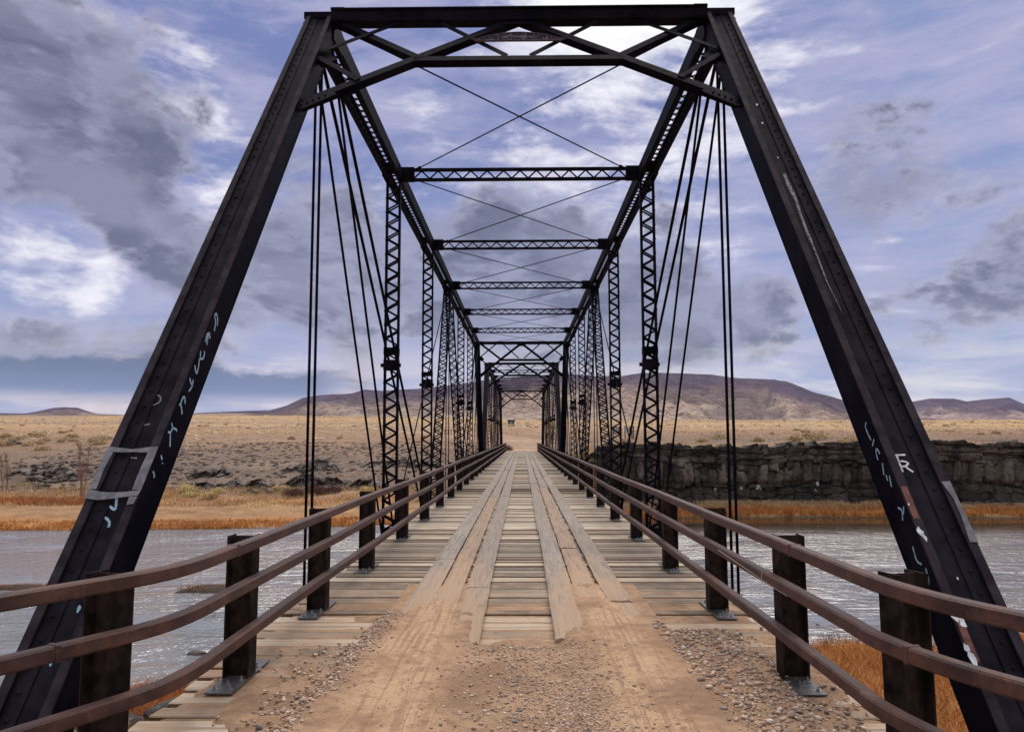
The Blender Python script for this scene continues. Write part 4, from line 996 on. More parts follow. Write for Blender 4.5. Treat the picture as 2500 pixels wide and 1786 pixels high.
    strip([tp(TW + HW - .05, 1.72), tp(TW + HW - .03, 1.9), tp(TW + HW - .028, 2.04), tp(TW + HW - .058, 2.17)], [tp(TW + HW + .002, 1.72), tp(TW + HW + .002, 1.9), tp(TW + HW + .002, 2.05), tp(TW + HW + .002, 2.175)])
    mb.build('tape_strip', M_tape, eR)
marks()

# pier and abutments
def masonry():
    mb = MB(); y = Y0 + NP * PAN + GAP / 2
    for a, b, c_ in ((-7.8, -1.35, 0), (-1.35, -1.06, .15)): mb.box(-3.3 - c_, 3.3 + c_, y - .9 - c_, y + .9 + c_, a, b)
    for s in (-1, 1): mb.rod((s * 3.3, y, -7.8), (s * 3.3, y, -1.351), .898, 20)
    tag(mb.build('bridge_pier', M_conc), 'concrete river pier under the meeting ends of the two truss spans', 'bridge pier')
    mb = MB(); mb.box(-3.2, 3.2, 2.55, 4.2, -5.5, -1.05); mb.box(-2.35, 2.35, 2.2, 3.3, -1.049, -.09)
    tag(mb.build('bridge_abutment', M_conc), 'near concrete abutment under the start of the timber deck', 'abutment')
    mb = MB(); yy = Y0 + 2 * NP * PAN + GAP; mb.box(-3.2, 3.2, yy - .7, yy + 1.0, -5.5, -1.05)
    tag(mb.build('bridge_abutment', M_conc), 'far concrete abutment where the second span lands on the opposite bank', 'abutment')
masonry()

# ------------------------------------------------------------------ timber deck
def deck():
    root = empty('timber_deck', (0, 2.2, 0)); r = random.Random(3)
    V = []; Fa = []; y = 0.0; oy = 2.2
    while y < 94.6 - oy:
        w = .262 * r.uniform(.90, 1.10); g_ = r.uniform(.045, .078)
        x0 = -2.35 - r.uniform(-.03, .05); x1 = 2.35 + r.uniform(-.03, .05); zt = r.uniform(-.014, 0.004); tl = r.uniform(-.008, .008)
        n = 10 if y < 14 else 3
        base = len(V); wb = [r.uniform(-.004, .004) for _ in range(n + 1)]; wc = [r.uniform(-.004, .004) for _ in range(n + 1)]
        for i in range(n + 1):
            x = x0 + (x1 - x0) * i / n; a = y + g_ / 2 + wb[i]; b = y + w - g_ / 2 + wc[i]; e = .007
            V += [(x, a + .062, zt - .07), (x, a, zt - e + tl), (x, a + e * 1.4, zt + tl), (x, b - e * 1.4, zt - tl), (x, b, zt - e - tl), (x, b - .062, zt - .07)]
        for i in range(n):
            for k in range(6):
                a0 = base + i * 6 + k; a1 = base + i * 6 + (k + 1) % 6; Fa.append((a0, a0 + 6, a1 + 6, a1))
        Fa.append(tuple(base + k for k in range(6))); Fa.append(tuple(base + n * 6 + k for k in reversed(range(6))))
        y += w
    mb = MB(); mb.v = V; mb.f = Fa; mb.build('deck_planks', M_deck, root)
    # running planks: three abreast under each wheel line
    cols = [(-1.19, -.926), (-.890, -.645), (-.608, -.345), (.31, .578), (.614, .872), (.910, 1.17)]
    starts = [4.2, 4.2, 6.32, 6.42, 4.2, 4.2]
    cuts = {0: [10.6], 1: [9.9], 2: [8.6], 3: [8.25], 4: [11.6], 5: [7.9]}
    for ci, (a, b) in enumerate(cols):
        ys = [starts[ci] - oy] + [c - oy for c in cuts[ci]]
        while ys[-1] < 91.5 - oy: ys.append(min(ys[-1] + r.uniform(4.9, 7.4), 92.2 - oy))
        for k in range(len(ys) - 1):
            ya, yb = ys[k] + .006, ys[k + 1] - .006
            n = max(4, int((yb - ya) / (.16 if ya < 16 else .8))); mb = MB(); prof = 9
            zb_ = r.uniform(.055, .075) + (0.02 if (ci == 3 and k == 0) else 0); sh = r.uniform(-.012, .012)
            for i in range(n + 1):
                t = i / n; yy = ya + (yb - ya) * t
                near = yy < 20
                nz = mnoise.noise((yy * .9, ci * 7.1 + k, 0)); ez = mnoise.noise((yy * 3.1, ci * 3.3, k * 5))
                wear = .012 * max(0, -mnoise.noise((yy * 1.7, ci * 2.7, 4)))
                xl = a + sh + .008 * nz + .006 * ez; xr = b + sh + .008 * mnoise.noise((yy * 1.1, ci * 4.4, 9)) + .006 * mnoise.noise((yy * 3.7, ci, 2))
                endr = .010 if i in (0, n) else 0
                z = zb_ + .006 * nz - wear - endr
                er = .014 + .012 * abs(ez)
                for q in range(prof):
                    f = q / (prof - 1)
                    if q == 0: mb.v.append((xl + .015, yy, .0))
                    elif q == prof - 1: mb.v.append((xr - .015, yy, .0))
                    else:
                        g2 = (q - 1) / (prof - 3); x = xl + (xr - xl) * g2
                        zz = z - er * (1 if q in (1, prof - 2) else 0) - .5 * er * (0) + (.004 * mnoise.noise((x * 25, yy * 2.2, ci)) if near else 0) - .006 * math.sin(math.pi * g2)
                        mb.v.append((x, yy, zz))
            for i in range(n):
                for q in range(prof - 1):
                    a0 = i * prof + q; mb.f.append((a0, a0 + prof, a0 + prof + 1, a0 + 1))
            mb.f.append(tuple(range(prof))); mb.f.append(tuple(n * prof + q for q in reversed(range(prof))))
            mat = M_run_tan if (ci in (1, 4) and ya < 17) else (M_run_grey if (ci in (0, 3) and k in (0, 1)) or r.random() < .22 else M_run)
            mb.build('runner_plank', mat, root)
    tag(root, 'weathered cross-planked timber deck with two lines of worn running boards', 'bridge deck')
deck()

# ------------------------------------------------------------------ guard railings
def post_mesh():
    mb = MB(); H = 1.02; hx, hy = .095, .075
    mb.box(-hx, -hx + .010, -hy, hy, .012, H); mb.box(hx - .010, hx, -hy, hy, .012, H); mb.box(-hx + .0101, hx - .0101, -.004, .004, .012, H - .004)
    return mb
def railing(sg, label):
    root = empty('guard_railing', (sg * 1.94 - .035, 2.0, 0))
    rx = root.location.x
    near = [4.08, 5.61, 7.72]; ys = near + [10.10 + 2.95 * k for k in range(29)]
    ys = [y for y in ys if y < 94]
    pm = post_mesh().mesh('rail_post'); pm.materials.append(M_post)
    mb = MB(); mb.box(-.096, .096, -.38, .38, .002, .0115); plm = mb.mesh('base_plate'); plm.materials.append(M_plate)
    mb = MB()
    mb.rod((0, 0, .0118), (0, 0, .016), .022, 12); mb.rod((0, 0, .0161), (0, 0, .028), .013, 6); mb.rod((0, 0, .0281), (0, 0, .045), .007, 8)
    bm_ = mb.mesh('bolt'); bm_.materials.append(M_bolt)
    r = random.Random(6 + sg)
    for i, y in enumerate(ys):
        x = sg * (2.02) - .03
        if i == 0: x = -2.20 if sg < 0 else 2.06
        p = bpy.data.objects.new('rail_post', pm); col.objects.link(p); p.parent = root; p.location = (x - rx, y - 2.0, 0); p.rotation_euler = (r.uniform(-.006, .006), r.uniform(-.006, .006), (sg * .32 if i == 0 else 0))
        if i == 0: continue
        q = bpy.data.objects.new('base_plate', plm); col.objects.link(q); q.parent = p
        if i < 7:
            for dx, dy in ((-.055, -.31), (.055, -.31), (-.0, -.21), (.06, .2), (-.05, .30), (.06, -.115)):
                b = bpy.data.objects.new('bolt', bm_); col.objects.link(b); b.parent = q; b.location = (dx, dy, 0)
    # rails: straight along the deck, flaring out where the road comes on
    h = .038; c_ = .010
    prof = [(-h + c_, -h), (h - c_, -h), (h, -h + c_), (h, h - c_), (h - c_, h), (-h + c_, h), (-h, h - c_), (-h, -h + c_)]
    cuts = [26.0, 44.0, 62.0, 80.0]
    for z, jx in ((.985, 5.05), (.705, 3.62), (.375, 8.6)):
        if sg < 0: path = [(-3.25, 2.35), (-2.62, 3.05), (-2.36, 3.45), (-2.14, 3.82), (-1.97, 4.15), (-1.905, 4.5), (-1.90, 5.0)]
        else: path = [(3.1, 1.75), (2.45, 2.55), (2.10, 3.05), (1.93, 3.42), (1.85, 3.8), (1.832, 4.2), (1.83, 5.0)]
        if sg > 0 and z < .9: path = [(x - .02, y + .12) for x, y in path[:-2]] + path[-2:]
        x_ = path[-1][0]
        seg = [[]]
        pts = path + [(x_ + .006 * math.sin(k * 1.3 + z * 9), 5.6 + k * 1.475) for k in range(60) if 5.6 + k * 1.475 < 94.2]
        # subdivide the bend
        fine = []
        for i in range(len(pts) - 1):
            p0 = pts[max(i - 1, 0)]; p1 = pts[i]; p2 = pts[i + 1]; p3 = pts[min(i + 2, len(pts) - 1)]
            m = 4 if i < 7 else 1
            for k in range(m):
                t = k / m; fine.append(tuple(.5 * ((2 * p1[j]) + (p2[j] - p0[j]) * t + (2 * p0[j] - 5 * p1[j] + 4 * p2[j] - p3[j]) * t * t + (3 * p1[j] - p0[j] - 3 * p2[j] + p3[j]) * t ** 3) for j in (0, 1)))
        fine.append(pts[-1])
        P3 = [Vector((x - rx, y - 2.0, z + .004 * math.sin(y * .9 + z * 5) + .006 * math.sin(y * .31))) for x, y in fine]
        m = MB()
        def side(i, P=P3):
            t = (P[min(i + 1, len(P) - 1)] - P[max(i - 1, 0)]).normalized(); u = t.cross(Vector((0, 0, 1))).normalized(); return u, u.cross(t)
        m.sweep(P3, prof, side)
        rail = m.build('rail', M_rail, root)
        # weld collars at the butt joints
        for jy in ([jx, jx + 6.1, jx + 12.2, jx + 18.3, jx + 24.4]):
            k = min(range(len(P3)), key=lambda i: abs(P3[i].y + 2.0 - jy)); k = min(max(k, 1), len(P3) - 2)
            t = (P3[k + 1] - P3[k - 1]).normalized(); c0 = P3[k] + (P3[k + 1] - P3[k]) * .3
            w = MB(); w.bar(c0 - t * .012, c0 + t * .012, .081, .081); w.build('weld_joint', M_rail, rail)
        if sg > 0 and .6 < z < .8:
            w = MB(); xs_ = 1.83 - rx - .0385; stroke(w, [(xs_, 4.85, .728), (xs_, 4.4, .716), (xs_, 3.9, .702), (xs_, 3.5, .690), (xs_, 3.1, .684)], (.010, .004), (-1, 0, 0)); stroke(w, [(xs_, 3.62, .745), (xs_, 3.63, .70), (xs_, 3.62, .665)], .009, (-1, 0, 0))
            w.build('scratch', M_scratch2, rail)
    tag(root, label, 'guard rail', 'brown steel guard railings along the deck')
railing(-1, 'brown three-bar steel guard railing along the left edge of the deck')
railing(1, 'brown three-bar steel guard railing along the right edge of the deck')

# ------------------------------------------------------------------ sand and gravel brought on by traffic
def sand_h(x, y):
    n = fbm(x * 1.3 + 3, y * 1.3, 4); n2 = fbm(x * 6, y * 6 + 2, 4); n3 = fbm(x * 3.1 + 9, y * 3.1, 4)
    # sheet that buries the running boards; tongues of it reach on where the wheels pass
    reach = .45 * np.exp(-((x + .80) / .24) ** 2) + .7 * np.exp(-((x - .80) / .26) ** 2) - .1
    run = np.where((x > -1.30) & (x < 1.32), .045 + .075 * sstep(7.9, 4.6, y - reach + n * .5 + n3 * .35), -1)
    wm = sstep(-.46, -.34, x) * (1 - sstep(.30, .42, x))
    mid = (.085 * sstep(6.55, 5.85, y + n * .35 + n3 * .3) - .012) * wm + run * (1 - wm)
    heapL = np.where(x < -1.05, .085 * np.exp(-((x + 1.24) / .085) ** 2) * sstep(8.6, 6.4, y + n) - .012, -1)
    rgt = np.where(x > 1.1, .070 * sstep(2.0, 1.15, x + .45 * n + .12 * (y - 5)) * sstep(7.2, 6.4, y + n * .5) - .010, -1)
    rgt2 = np.where(x > 1.0, .045 * n3 * sstep(7.25, 6.7, y) + .050 * np.exp(-((x - 1.72) / .30) ** 2) * sstep(3.4, 4.4, y) * sstep(7.1, 6.6, y) - .012, -1)
    lft = np.where(x < -1.1, .055 * (n3 - .10) * sstep(7.0, 4.9, y) - .010 - .022 * sstep(-1.55, -2.1, x) * sstep(4.1, 4.7, y), -1)
    h = np.maximum.reduce([mid, heapL, rgt, rgt2, lft])
    h = np.maximum(h, .15 * sstep(4.5, 3.0, y) * sstep(2.3, 1.4, np.abs(x)) - .012)
    for c_ in (-.80, .80): h = h - .026 * np.exp(-((x - c_ - .03 * np.sin(y)) / .16) ** 2) * sstep(6.2, 5.0, y)
    n4 = fbm(x * 17, y * 17, 3)
    tread = .005 * np.sin(y * 62) * np.exp(-((np.abs(x - 1.02) - .0) / .14) ** 2) * sstep(5.6, 4.6, y)
    h = h + (.016 * n2 + .016 * n3 + .006 * n4 + tread) * (h > 0)
    return h
def dirt():
    xs = np.linspace(-2.30, 2.30, 330); ys = np.linspace(1.6, 8.8, 500)
    X, Y = np.meshgrid(xs, ys); Z = sand_h(X, Y)
    edge = sstep(0, .10, 2.30 - np.abs(X)); Z = Z * edge - .03 * (1 - edge)
    rows, cols = X.shape; idx = np.arange(rows * cols).reshape(rows, cols)
    Fq = np.stack([idx[:-1, :-1], idx[:-1, 1:], idx[1:, 1:], idx[1:, :-1]], -1).reshape(-1, 4)
    keep = (Z.ravel()[Fq] > -.016).any(1); Fq = Fq[keep]
    used = np.unique(Fq); rm = -np.ones(rows * cols, int); rm[used] = np.arange(len(used))
    V = np.stack([X, Y, Z], -1).reshape(-1, 3)[used]
    tag(np_mesh('dirt_road', V, rm[Fq], M_dirt, None, True), kind='structure')
    # road behind the camera and at the far end
    xs = np.linspace(-3.2, 3.2, 40); ys = np.linspace(-30, 2.0, 120); X, Y = np.meshgrid(xs, ys); Z = .06 + .03 * fbm(X * .8, Y * .8, 4) - .1 * sstep(2.4, 3.2, np.abs(X))
    idx = np.arange(X.size).reshape(X.shape); Fq = np.stack([idx[:-1, :-1], idx[:-1, 1:], idx[1:, 1:], idx[1:, :-1]], -1).reshape(-1, 4)
    tag(np_mesh('approach_road', np.stack([X, Y, Z], -1).reshape(-1, 3), Fq, M_dirt, None, True), kind='structure')
    xs = np.linspace(-2.6, 2.6, 40); ys = np.linspace(92.0, 101, 60); X, Y = np.meshgrid(xs, ys); Z = .05 * sstep(92.3, 94.5, Y) - .02 + .01 * fbm(X * 2, Y * 2, 3) - .04 * sstep(2.2, 2.6, np.abs(X))
    idx = np.arange(X.size).reshape(X.shape); Fq = np.stack([idx[:-1, :-1], idx[:-1, 1:], idx[1:, 1:], idx[1:, :-1]], -1).reshape(-1, 4)
    tag(np_mesh('far_road', np.stack([X, Y, Z], -1).reshape(-1, 3), Fq, M_dirt, None, True), kind='structure')
dirt()
PEB = [hull_rock(12, 1, .8, .55, 300 + s) for s in range(14)]
def gravel():
    r = random.Random(12); it = []
    def put(x, y, s, k=None):
        z = float(sand_h(np.array([x]), np.array([y]))[0]); run = (-1.19 < x < -.345 and y > 5.5) or (.31 < x < 1.17 and y > 5.5)
        z = max(z, .068 if run else 0)
        it.append((x, y, z + s * .22, s, s * r.uniform(.7, 1.), s * r.uniform(.7, 1.0), r.uniform(0, 6.3), r.randrange(14)))
    for i in range(3600):                                         # right-hand heap
        x = 1.2 + abs(r.gauss(.42, .30)); y = r.uniform(3.4, 7.0)
        if x > 2.25 or (abs(x - (1.9 - (y - 3.3) * .12)) > .38 and r.random() < .6): continue
        put(x, y, .009 + .026 * r.random() ** 2.6)
    for i in range(4600):                                         # centre strip
        y = r.uniform(3.0, 6.3); x = r.gauss(.12 + (5 - y) * .05, .30); 
        if abs(x) > 1.0: continue
        put(x, y, .005 + .016 * r.random() ** 3)
    for i in range(2600):                                         # grey chips right of the middle
        y = r.uniform(3.0, 5.3); x = .32 + (5.2 - y) * .10 + r.gauss(0, .14); put(x, y, .005 + .009 * r.random() ** 2)
    for i in range(1700):                                         # along the left runner
        y = r.uniform(4.2, 7.4); x = -1.27 + r.gauss(0, .07) + (.0 if y > 5 else -.1); put(x, y, .006 + .016 * r.random() ** 2.5)
    for i in range(1300):
        y = 3.9 + 2.6 * r.random() ** 2.0; x = -1.28 - abs(r.gauss(0, .26)); 
        if x < -2.2: continue
        put(x, y, .006 + .024 * r.random() ** 3)
    for i in range(2600): put(r.uniform(-1.3, 1.5), r.uniform(2.9, 5.6), .003 + .006 * r.random() ** 3)
    for i in range(420): put(r.uniform(-1.9, 1.8), 5 + 9 * r.random() ** 2, .004 + .008 * r.random() ** 2)
    tag(join_rocks('gravel', M_pebble, it, PEB), 'brown and grey gravel spread over the sand and planks', 'gravel', kind='stuff')
gravel()
def stone(x, y, s, label, mat=M_pebble, flat=.7, seed=0):
    z = max(float(sand_h(np.array([x]), np.array([y]))[0]), 0)
    V, Fa = hull_rock(26, s, s * .8, s * flat, 900 + seed)
    o = np_mesh('stone', V, Fa, mat, None, False); o.location = (x, y, z + s * flat * .55); o.rotation_euler = (0, 0, seed * 1.3)
    b = o.modifiers.new('bevel', 'BEVEL'); b.width = s * .12; b.segments = 2
    tag(o, label, 'stone', 'larger stones lying on the sand')
M_st1 = m_simple('stone_tan', (.30, .21, .16), (.40, .29, .22), 30, .8); M_st2 = m_simple('stone_grey', (.10, .10, .105), (.20, .20, .20), 30, .8); M_st3 = m_simple('stone_pale', (.38, .34, .31), (.52, .47, .43), 30, .8)
stone(1.70, 6.02, .038, 'round tan stone at the top of the right gravel heap, nearest the running boards', M_st1, .75, 1)
stone(.22, 3.66, .042, 'jagged grey stone with pale flecks, lowest in the middle of the sand', M_st2, .6, 2)
stone(1.66, 4.72, .036, 'pink tan cobble beside the foot of the right railing gravel', M_st1, .7, 3)
stone(-.02, 4.55, .024, 'small dark slate chip in the middle of the sand', M_st2, .4, 4)
stone(2.0, 4.55, .036, 'dark grey cobble under the right railing', M_st2, .6, 5)
stone(-1.55, 4.62, .030, 'grey egg-shaped stone on the left planks by the edge of the sand', M_st2, .7, 6)
stone(-1.42, 4.35, .032, 'tan round stone on the left planks near the bottom of the photo', M_st1, .7, 7)
stone(-1.95, 4.30, .038, 'reddish brown stone on the left planks under the railing', M_st1, .7, 8)
stone(-1.15, 4.18, .030, 'flat pale stone half sunk in the sand at the lower left', M_st3, .35, 9)
stone(1.80, 6.35, .030, 'white angular stone on the right gravel near the base plate', M_st3, .6, 10)

# ------------------------------------------------------------------ grass
def blades(name, label, mat, P, H, W, lean=.35, seed=1, seg=2, kind='stuff', cat='grass', parent=None, loc=None):
    """P (n,3) roots; each blade a bent tapering strip"""
    rg = np.random.RandomState(seed); n = len(P)
    a = rg.rand(n) * 6.283; h = H * (.55 + .9 * rg.rand(n)); ln = lean * (.3 + rg.rand(n)) * h; b = a + rg.normal(0, .8, n)
    sx, sy = np.cos(a), np.sin(a); lx, ly = np.cos(b), np.sin(b)
    V = []; 
    for k in range(seg + 1):
        t = k / seg; w = W * (1 - t * .85) * .5
        cx_ = P[:, 0] + lx * ln * t * t; cy_ = P[:, 1] + ly * ln * t * t; cz = P[:, 2] + h * t * (1 - .18 * t)
        V.append(np.stack([cx_ - sx * w, cy_ - sy * w, cz], 1)); V.append(np.stack([cx_ + sx * w, cy_ + sy * w, cz], 1))
    V = np.stack(V, 1).reshape(-1, 3); m = 2 * (seg + 1); base = np.arange(n)[:, None] * m
    Fq = np.concatenate([base + np.array([[2 * k, 2 * k + 1, 2 * k + 3, 2 * k + 2]]) for k in range(seg)], 0)
    o = np_mesh(name, V, Fq, mat, parent, False)
    if loc is not None: o.location = loc
    if kind: tag(o, label, cat, kind=kind)
    return o
def rooted(x, y, sink=.03):
    return np.stack([x, y, ground_z(x, y) - sink], 1)
def clumpy(x0, x1, y0, y1, n, seed, cl=.9, thr=-.1):
    rg = np.random.RandomState(seed); x = rg.uniform(x0, x1, n * 2); y = rg.uniform(y0, y1, n * 2)
    k = fbm(x * cl, y * cl + seed, 3) + .25 * rg.randn(n * 2) > thr
    return x[k][:n], y[k][:n]
def grass_all():
    x, y = clumpy(4.5, 27, 6, 33, 90000, 1, .7, -.22); k = y < ynear(x) + .15; x, y = x[k], y[k]
    blades('bank_grass', 'tall orange dry grass on the near right bank below the railing', M_grass, rooted(x, y), .42, .022, .8, 2)
    x, y = clumpy(4.5, 27, 6, 33, 16000, 5, .5, .12); k = y < ynear(x) + .25; x, y = x[k], y[k]
    blades('bank_grass', 'rust coloured tufts among the orange grass on the near right bank', M_grass_dk, rooted(x, y), .62, .022, .7, 3)
    x, y = clumpy(-14, -6.2, 17, 25.5, 22000, 7, .7, -.2); k = y < ynear(x) + .1; x, y = x[k], y[k]
    blades('bank_grass', 'orange red grass beside the left edge of the deck at the near bank', M_grass_dk, rooted(x, y), .55, .022, .7, 4)
    # far bank
    def far(name, label, mat, x0, x1, s0, s1, n, H, W, seed, thr, pw=1.0):
        rg = np.random.RandomState(seed); x = rg.uniform(x0, x1, n * 2); s = s0 + (s1 - s0) * rg.rand(n * 2) ** pw; y = yfar(x) + s
        k = (fbm(x * .35, s * .6 + seed, 4) + .3 * rg.randn(n * 2) > thr); x, y = x[k][:n], y[k][:n]
        blades(name, label, mat, rooted(x, y), H, W, .5, seed, 1)
    far('shore_grass', 'orange grass edging the water on the far left bank', M_grass, -80, -4, .1, 4.8, 20000, .30, .07, 11, -.12, 1.5)
    far('shore_grass', 'tawny grass across the flat of the far left bank', M_grass, -80, -4, 15, 29, 15000, .30, .07, 12, .12)
    far('shore_grass', 'pale straw grass below the lava outcrops on the far left bank', M_grass_pl, -80, -4, 14, 32, 26000, .42, .07, 13, .08)
    far('shore_grass', 'rust red grass patch on the far left bank beyond the leaning post', M_grass_dk, -62, -46, 15, 20, 6000, .50, .07, 14, .0)
    far('shore_grass', 'bright orange reeds below the cliff on the far right bank', M_grass, 5, 95, .0, 2.6, 24000, .50, .07, 15, -.05)
    far('shore_grass', 'rust clumps among the bright reeds on the far right bank', M_grass_dk, 5, 95, .0, 3.4, 9000, .65, .07, 19, .12)
    far('shore_grass', 'tawny grass bench under the cliff foot on the far right bank', M_grass_pl, 5, 45, 2.6, 6.8, 24000, .40, .07, 16, -.05)
    # plain above the cliff and hillside
    rg = np.random.RandomState(20); x = rg.uniform(-110, 120, 60000); y = 84 + 150 * rg.rand(60000) ** 1.5
    k = (fbm(x * .2, y * .2 + 6, 4) + .3 * rg.randn(len(x)) > .0) & ((x < 0) * (y > 95) | (x > 7)) & (np.abs(x - np.interp(y, [92, 130, 160, 200], [0, 0, -7, -26])) > np.interp(y, [92, 130, 160, 205], [4, 7, 9, 13]))
    x, y = x[k], y[k]
    blades('plain_grass', 'short bleached grass over the plain and slopes beyond the river', M_grass_pl, rooted(x, y, .02), .26, .09, .6, 21, 1)
grass_all()

# ------------------------------------------------------------------ shrubs, saplings
def shrub_mesh(seed, n, tw, mat, name, upright=.5):
    """a bush of fine leafy sprays in several rounded masses"""
    rg = np.random.RandomState(seed); cs = rg.normal(0, .27, (7, 2)); cr = .34 + .26 * rg.rand(7)
    V = []; F_ = []; 
    for i in range(n):
        c_ = rg.randint(7); d = rg.normal(0, 1, 3); d /= np.linalg.norm(d); d[2] = abs(d[2]); rr = cr[c_] * (.55 + .5 * rg.rand())
        p = np.array([cs[c_, 0] + d[0] * rr, cs[c_, 1] + d[1] * rr, d[2] * rr * 1.15 + .05])
        up = d * (1 - upright) + np.array([0, 0, upright]) + rg.normal(0, .2, 3); up /= np.linalg.norm(up)
        a = np.cross(up, rg.normal(0, 1, 3)); a /= np.linalg.norm(a); L = .16 * (.6 + .8 * rg.rand()); w = tw * (.7 + .6 * rg.rand())
        b = len(V); V += [p - a * w, p + a * w, p + up * L + a * w * .4, p + up * L - a * w * .4]; F_.append((b, b + 1, b + 2, b + 3))
    o = np_mesh(name, np.array(V), np.array(F_), mat); return o
def put_shrub(proto_mesh, name, loc, s, rz, label, cat, group):
    o = bpy.data.objects.new(name, proto_mesh); col.objects.link(o); o.location = loc; o.scale = (s, s, s * .85); o.rotation_euler = (0, 0, rz)
    tag(o, label, cat, group); return o
def protos(mat, tw, n, seeds, up=.5):
    L = []
    for s in seeds:
        o = shrub_mesh(s, n, tw, mat, 'shrub', up); L.append(o.data); bpy.data.objects.remove(o)
    return L
def shrubs():
    Y_ = protos(M_rabbit, .045, 900, (1, 2, 3)); R_ = protos(M_redbush, .014, 2200, (4, 5), .65); S_ = protos(M_sage, .06, 420, (6, 7, 8, 9))
    r = random.Random(4)
    for px, py, s, lab in ((448, 1203, 1.5, 'wide yellow brush at the left end of the shrubs below the lava'), (463, 1212, 1.0, 'small pale yellow bush in front of the widest yellow brush'), (505, 1216, 1.15, 'bright yellow round bush, middle of the left shrubs'),
                           (528, 1205, 1.1, 'dull yellow bush between the bright round bush and the pale rock'), (682, 1198, 1.1, 'yellow bush against the black lava face, left of the red shrub'), (887, 1203, 1.15, 'pale yellow bush right of the paired hanger rods')):
        p = at(px, py); put_shrub(Y_[r.randrange(3)], 'yellow_shrub', p, s, r.uniform(0, 6), lab, 'shrub', 'yellow shrubs below the lava outcrops')
    for px, py, s, lab in ((720, 1212, 1.6, 'mauve grey twiggy shrub just left of the paired hanger rods'), (780, 1206, 1.7, 'reddish twiggy shrub right of the paired hanger rods'), (815, 1202, 1.3, 'small reddish twiggy shrub at the right end of the red thicket')):
        p = at(px, py); put_shrub(R_[r.randrange(2)], 'twiggy_shrub', p, s, r.uniform(0, 6), lab, 'shrub', 'reddish twiggy shrubs on the far left bank')
    # sagebrush on the left terrace
    pts = [(8, 1088), (72, 1088), (95, 1084), (28, 1078), (40, 1075), (58, 1070), (90, 1066), (112, 1078), (160, 1075), (178, 1078), (172, 1068), (222, 1080), (232, 1075), (246, 1084), (254, 1076), (262, 1072), (240, 1086), (150, 1080), (100, 1100), (12, 1070)]
    side = lambda px: 'left' if px < 1270 else 'right'
    for i, (px, py) in enumerate(pts):
        p = at(px, py); put_shrub(S_[r.randrange(4)], 'sagebrush', p, r.uniform(1.1, 2.0), r.uniform(0, 6), 'olive sagebrush clump on the left terrace above the lava rubble', 'sagebrush', 'olive sagebrush on the left terrace')
    for px, py, s in ((1760, 1072, 1.6), (1992, 1072, 1.9), (1945, 1078, 1.5), (1713, 1080, 1.0), (2080, 1078, 1.3), (1850, 1080, 1.2), (2070, 1082, 1.1), (1522, 1084, 1.0)):
        p = at(px, py); put_shrub(S_[r.randrange(4)], 'sagebrush', p, s, r.uniform(0, 6), 'olive grey sagebrush on the plain above the cliff rim at right', 'sagebrush', 'olive sagebrush along the cliff rim')
    k = 0
    while k < 250:                                                # the open plain
        az = r.uniform(-.74, .74); y = 130 * math.exp(r.random() ** .75 * math.log(9)); x = az * y
        if abs(x - np.interp(y, [92, 130, 160, 200, 210], [0, 0, -7, -26, -60])) < 13 and y < 215: continue
        if x < -1 and y < 150: continue
        z = float(ground_z(x, y)) - .1
        put_shrub(S_[r.randrange(4)], 'sagebrush', (x, y, z), r.uniform(.6, 1.3), r.uniform(0, 6), 'low sagebrush clump dotted on the open plain beyond the river', 'sagebrush', 'sagebrush dotted over the open plain'); k += 1
    # the rest of the brush reads as one mass
    rg = np.random.RandomState(31); n = 15000; az = rg.uniform(-.8, .8, n); y = 150 * np.exp(rg.rand(n) ** .6 * math.log(14)); x = az * y
    keep = (fbm(x * .012, y * .03, 4) > -.1); x, y = x[keep], y[keep]; z = ground_z(x, y) - .05; sc = .35 + .55 * rg.rand(len(x)) + y / 1800.
    it = [(float(x[i]), float(y[i]), float(z[i]), float(sc[i]) * 1.1, float(sc[i]), float(sc[i]) * .7, i * .7, i) for i in range(len(x))]
    tag(join_rocks('distant_brush', M_sage, it, [hull_rock(10, 1, 1, .6, 70 + q) for q in range(6)]), 'countless low brush covering the distant plain up to the hills', 'brush', kind='stuff')
    n = 7000; az = rg.uniform(-.8, .8, n); y = 128 * np.exp(rg.rand(n) ** .7 * math.log(9)); x = az * y
    keep = (fbm(x * .02 + 3, y * .05, 4) > -.15) & ((np.abs(x) > 30) | (y > 225)); x, y = x[keep], y[keep]; z = ground_z(x, y) - .04
    it = [(float(x[i]), float(y[i]), float(z[i]), (.22 + .3 * rg.rand() + y[i] / 2600.) * 1.2, .3 + y[i] / 2600., (.22 + y[i] / 3600.), i * .7, i) for i in range(len(x))]
    tag(join_rocks('dry_brush', M_redbush, it, [hull_rock(10, 1, 1, .7, 90 + q) for q in range(6)]), 'small dark brown dried bushes peppering the plain', 'brush', kind='stuff')
shrubs()

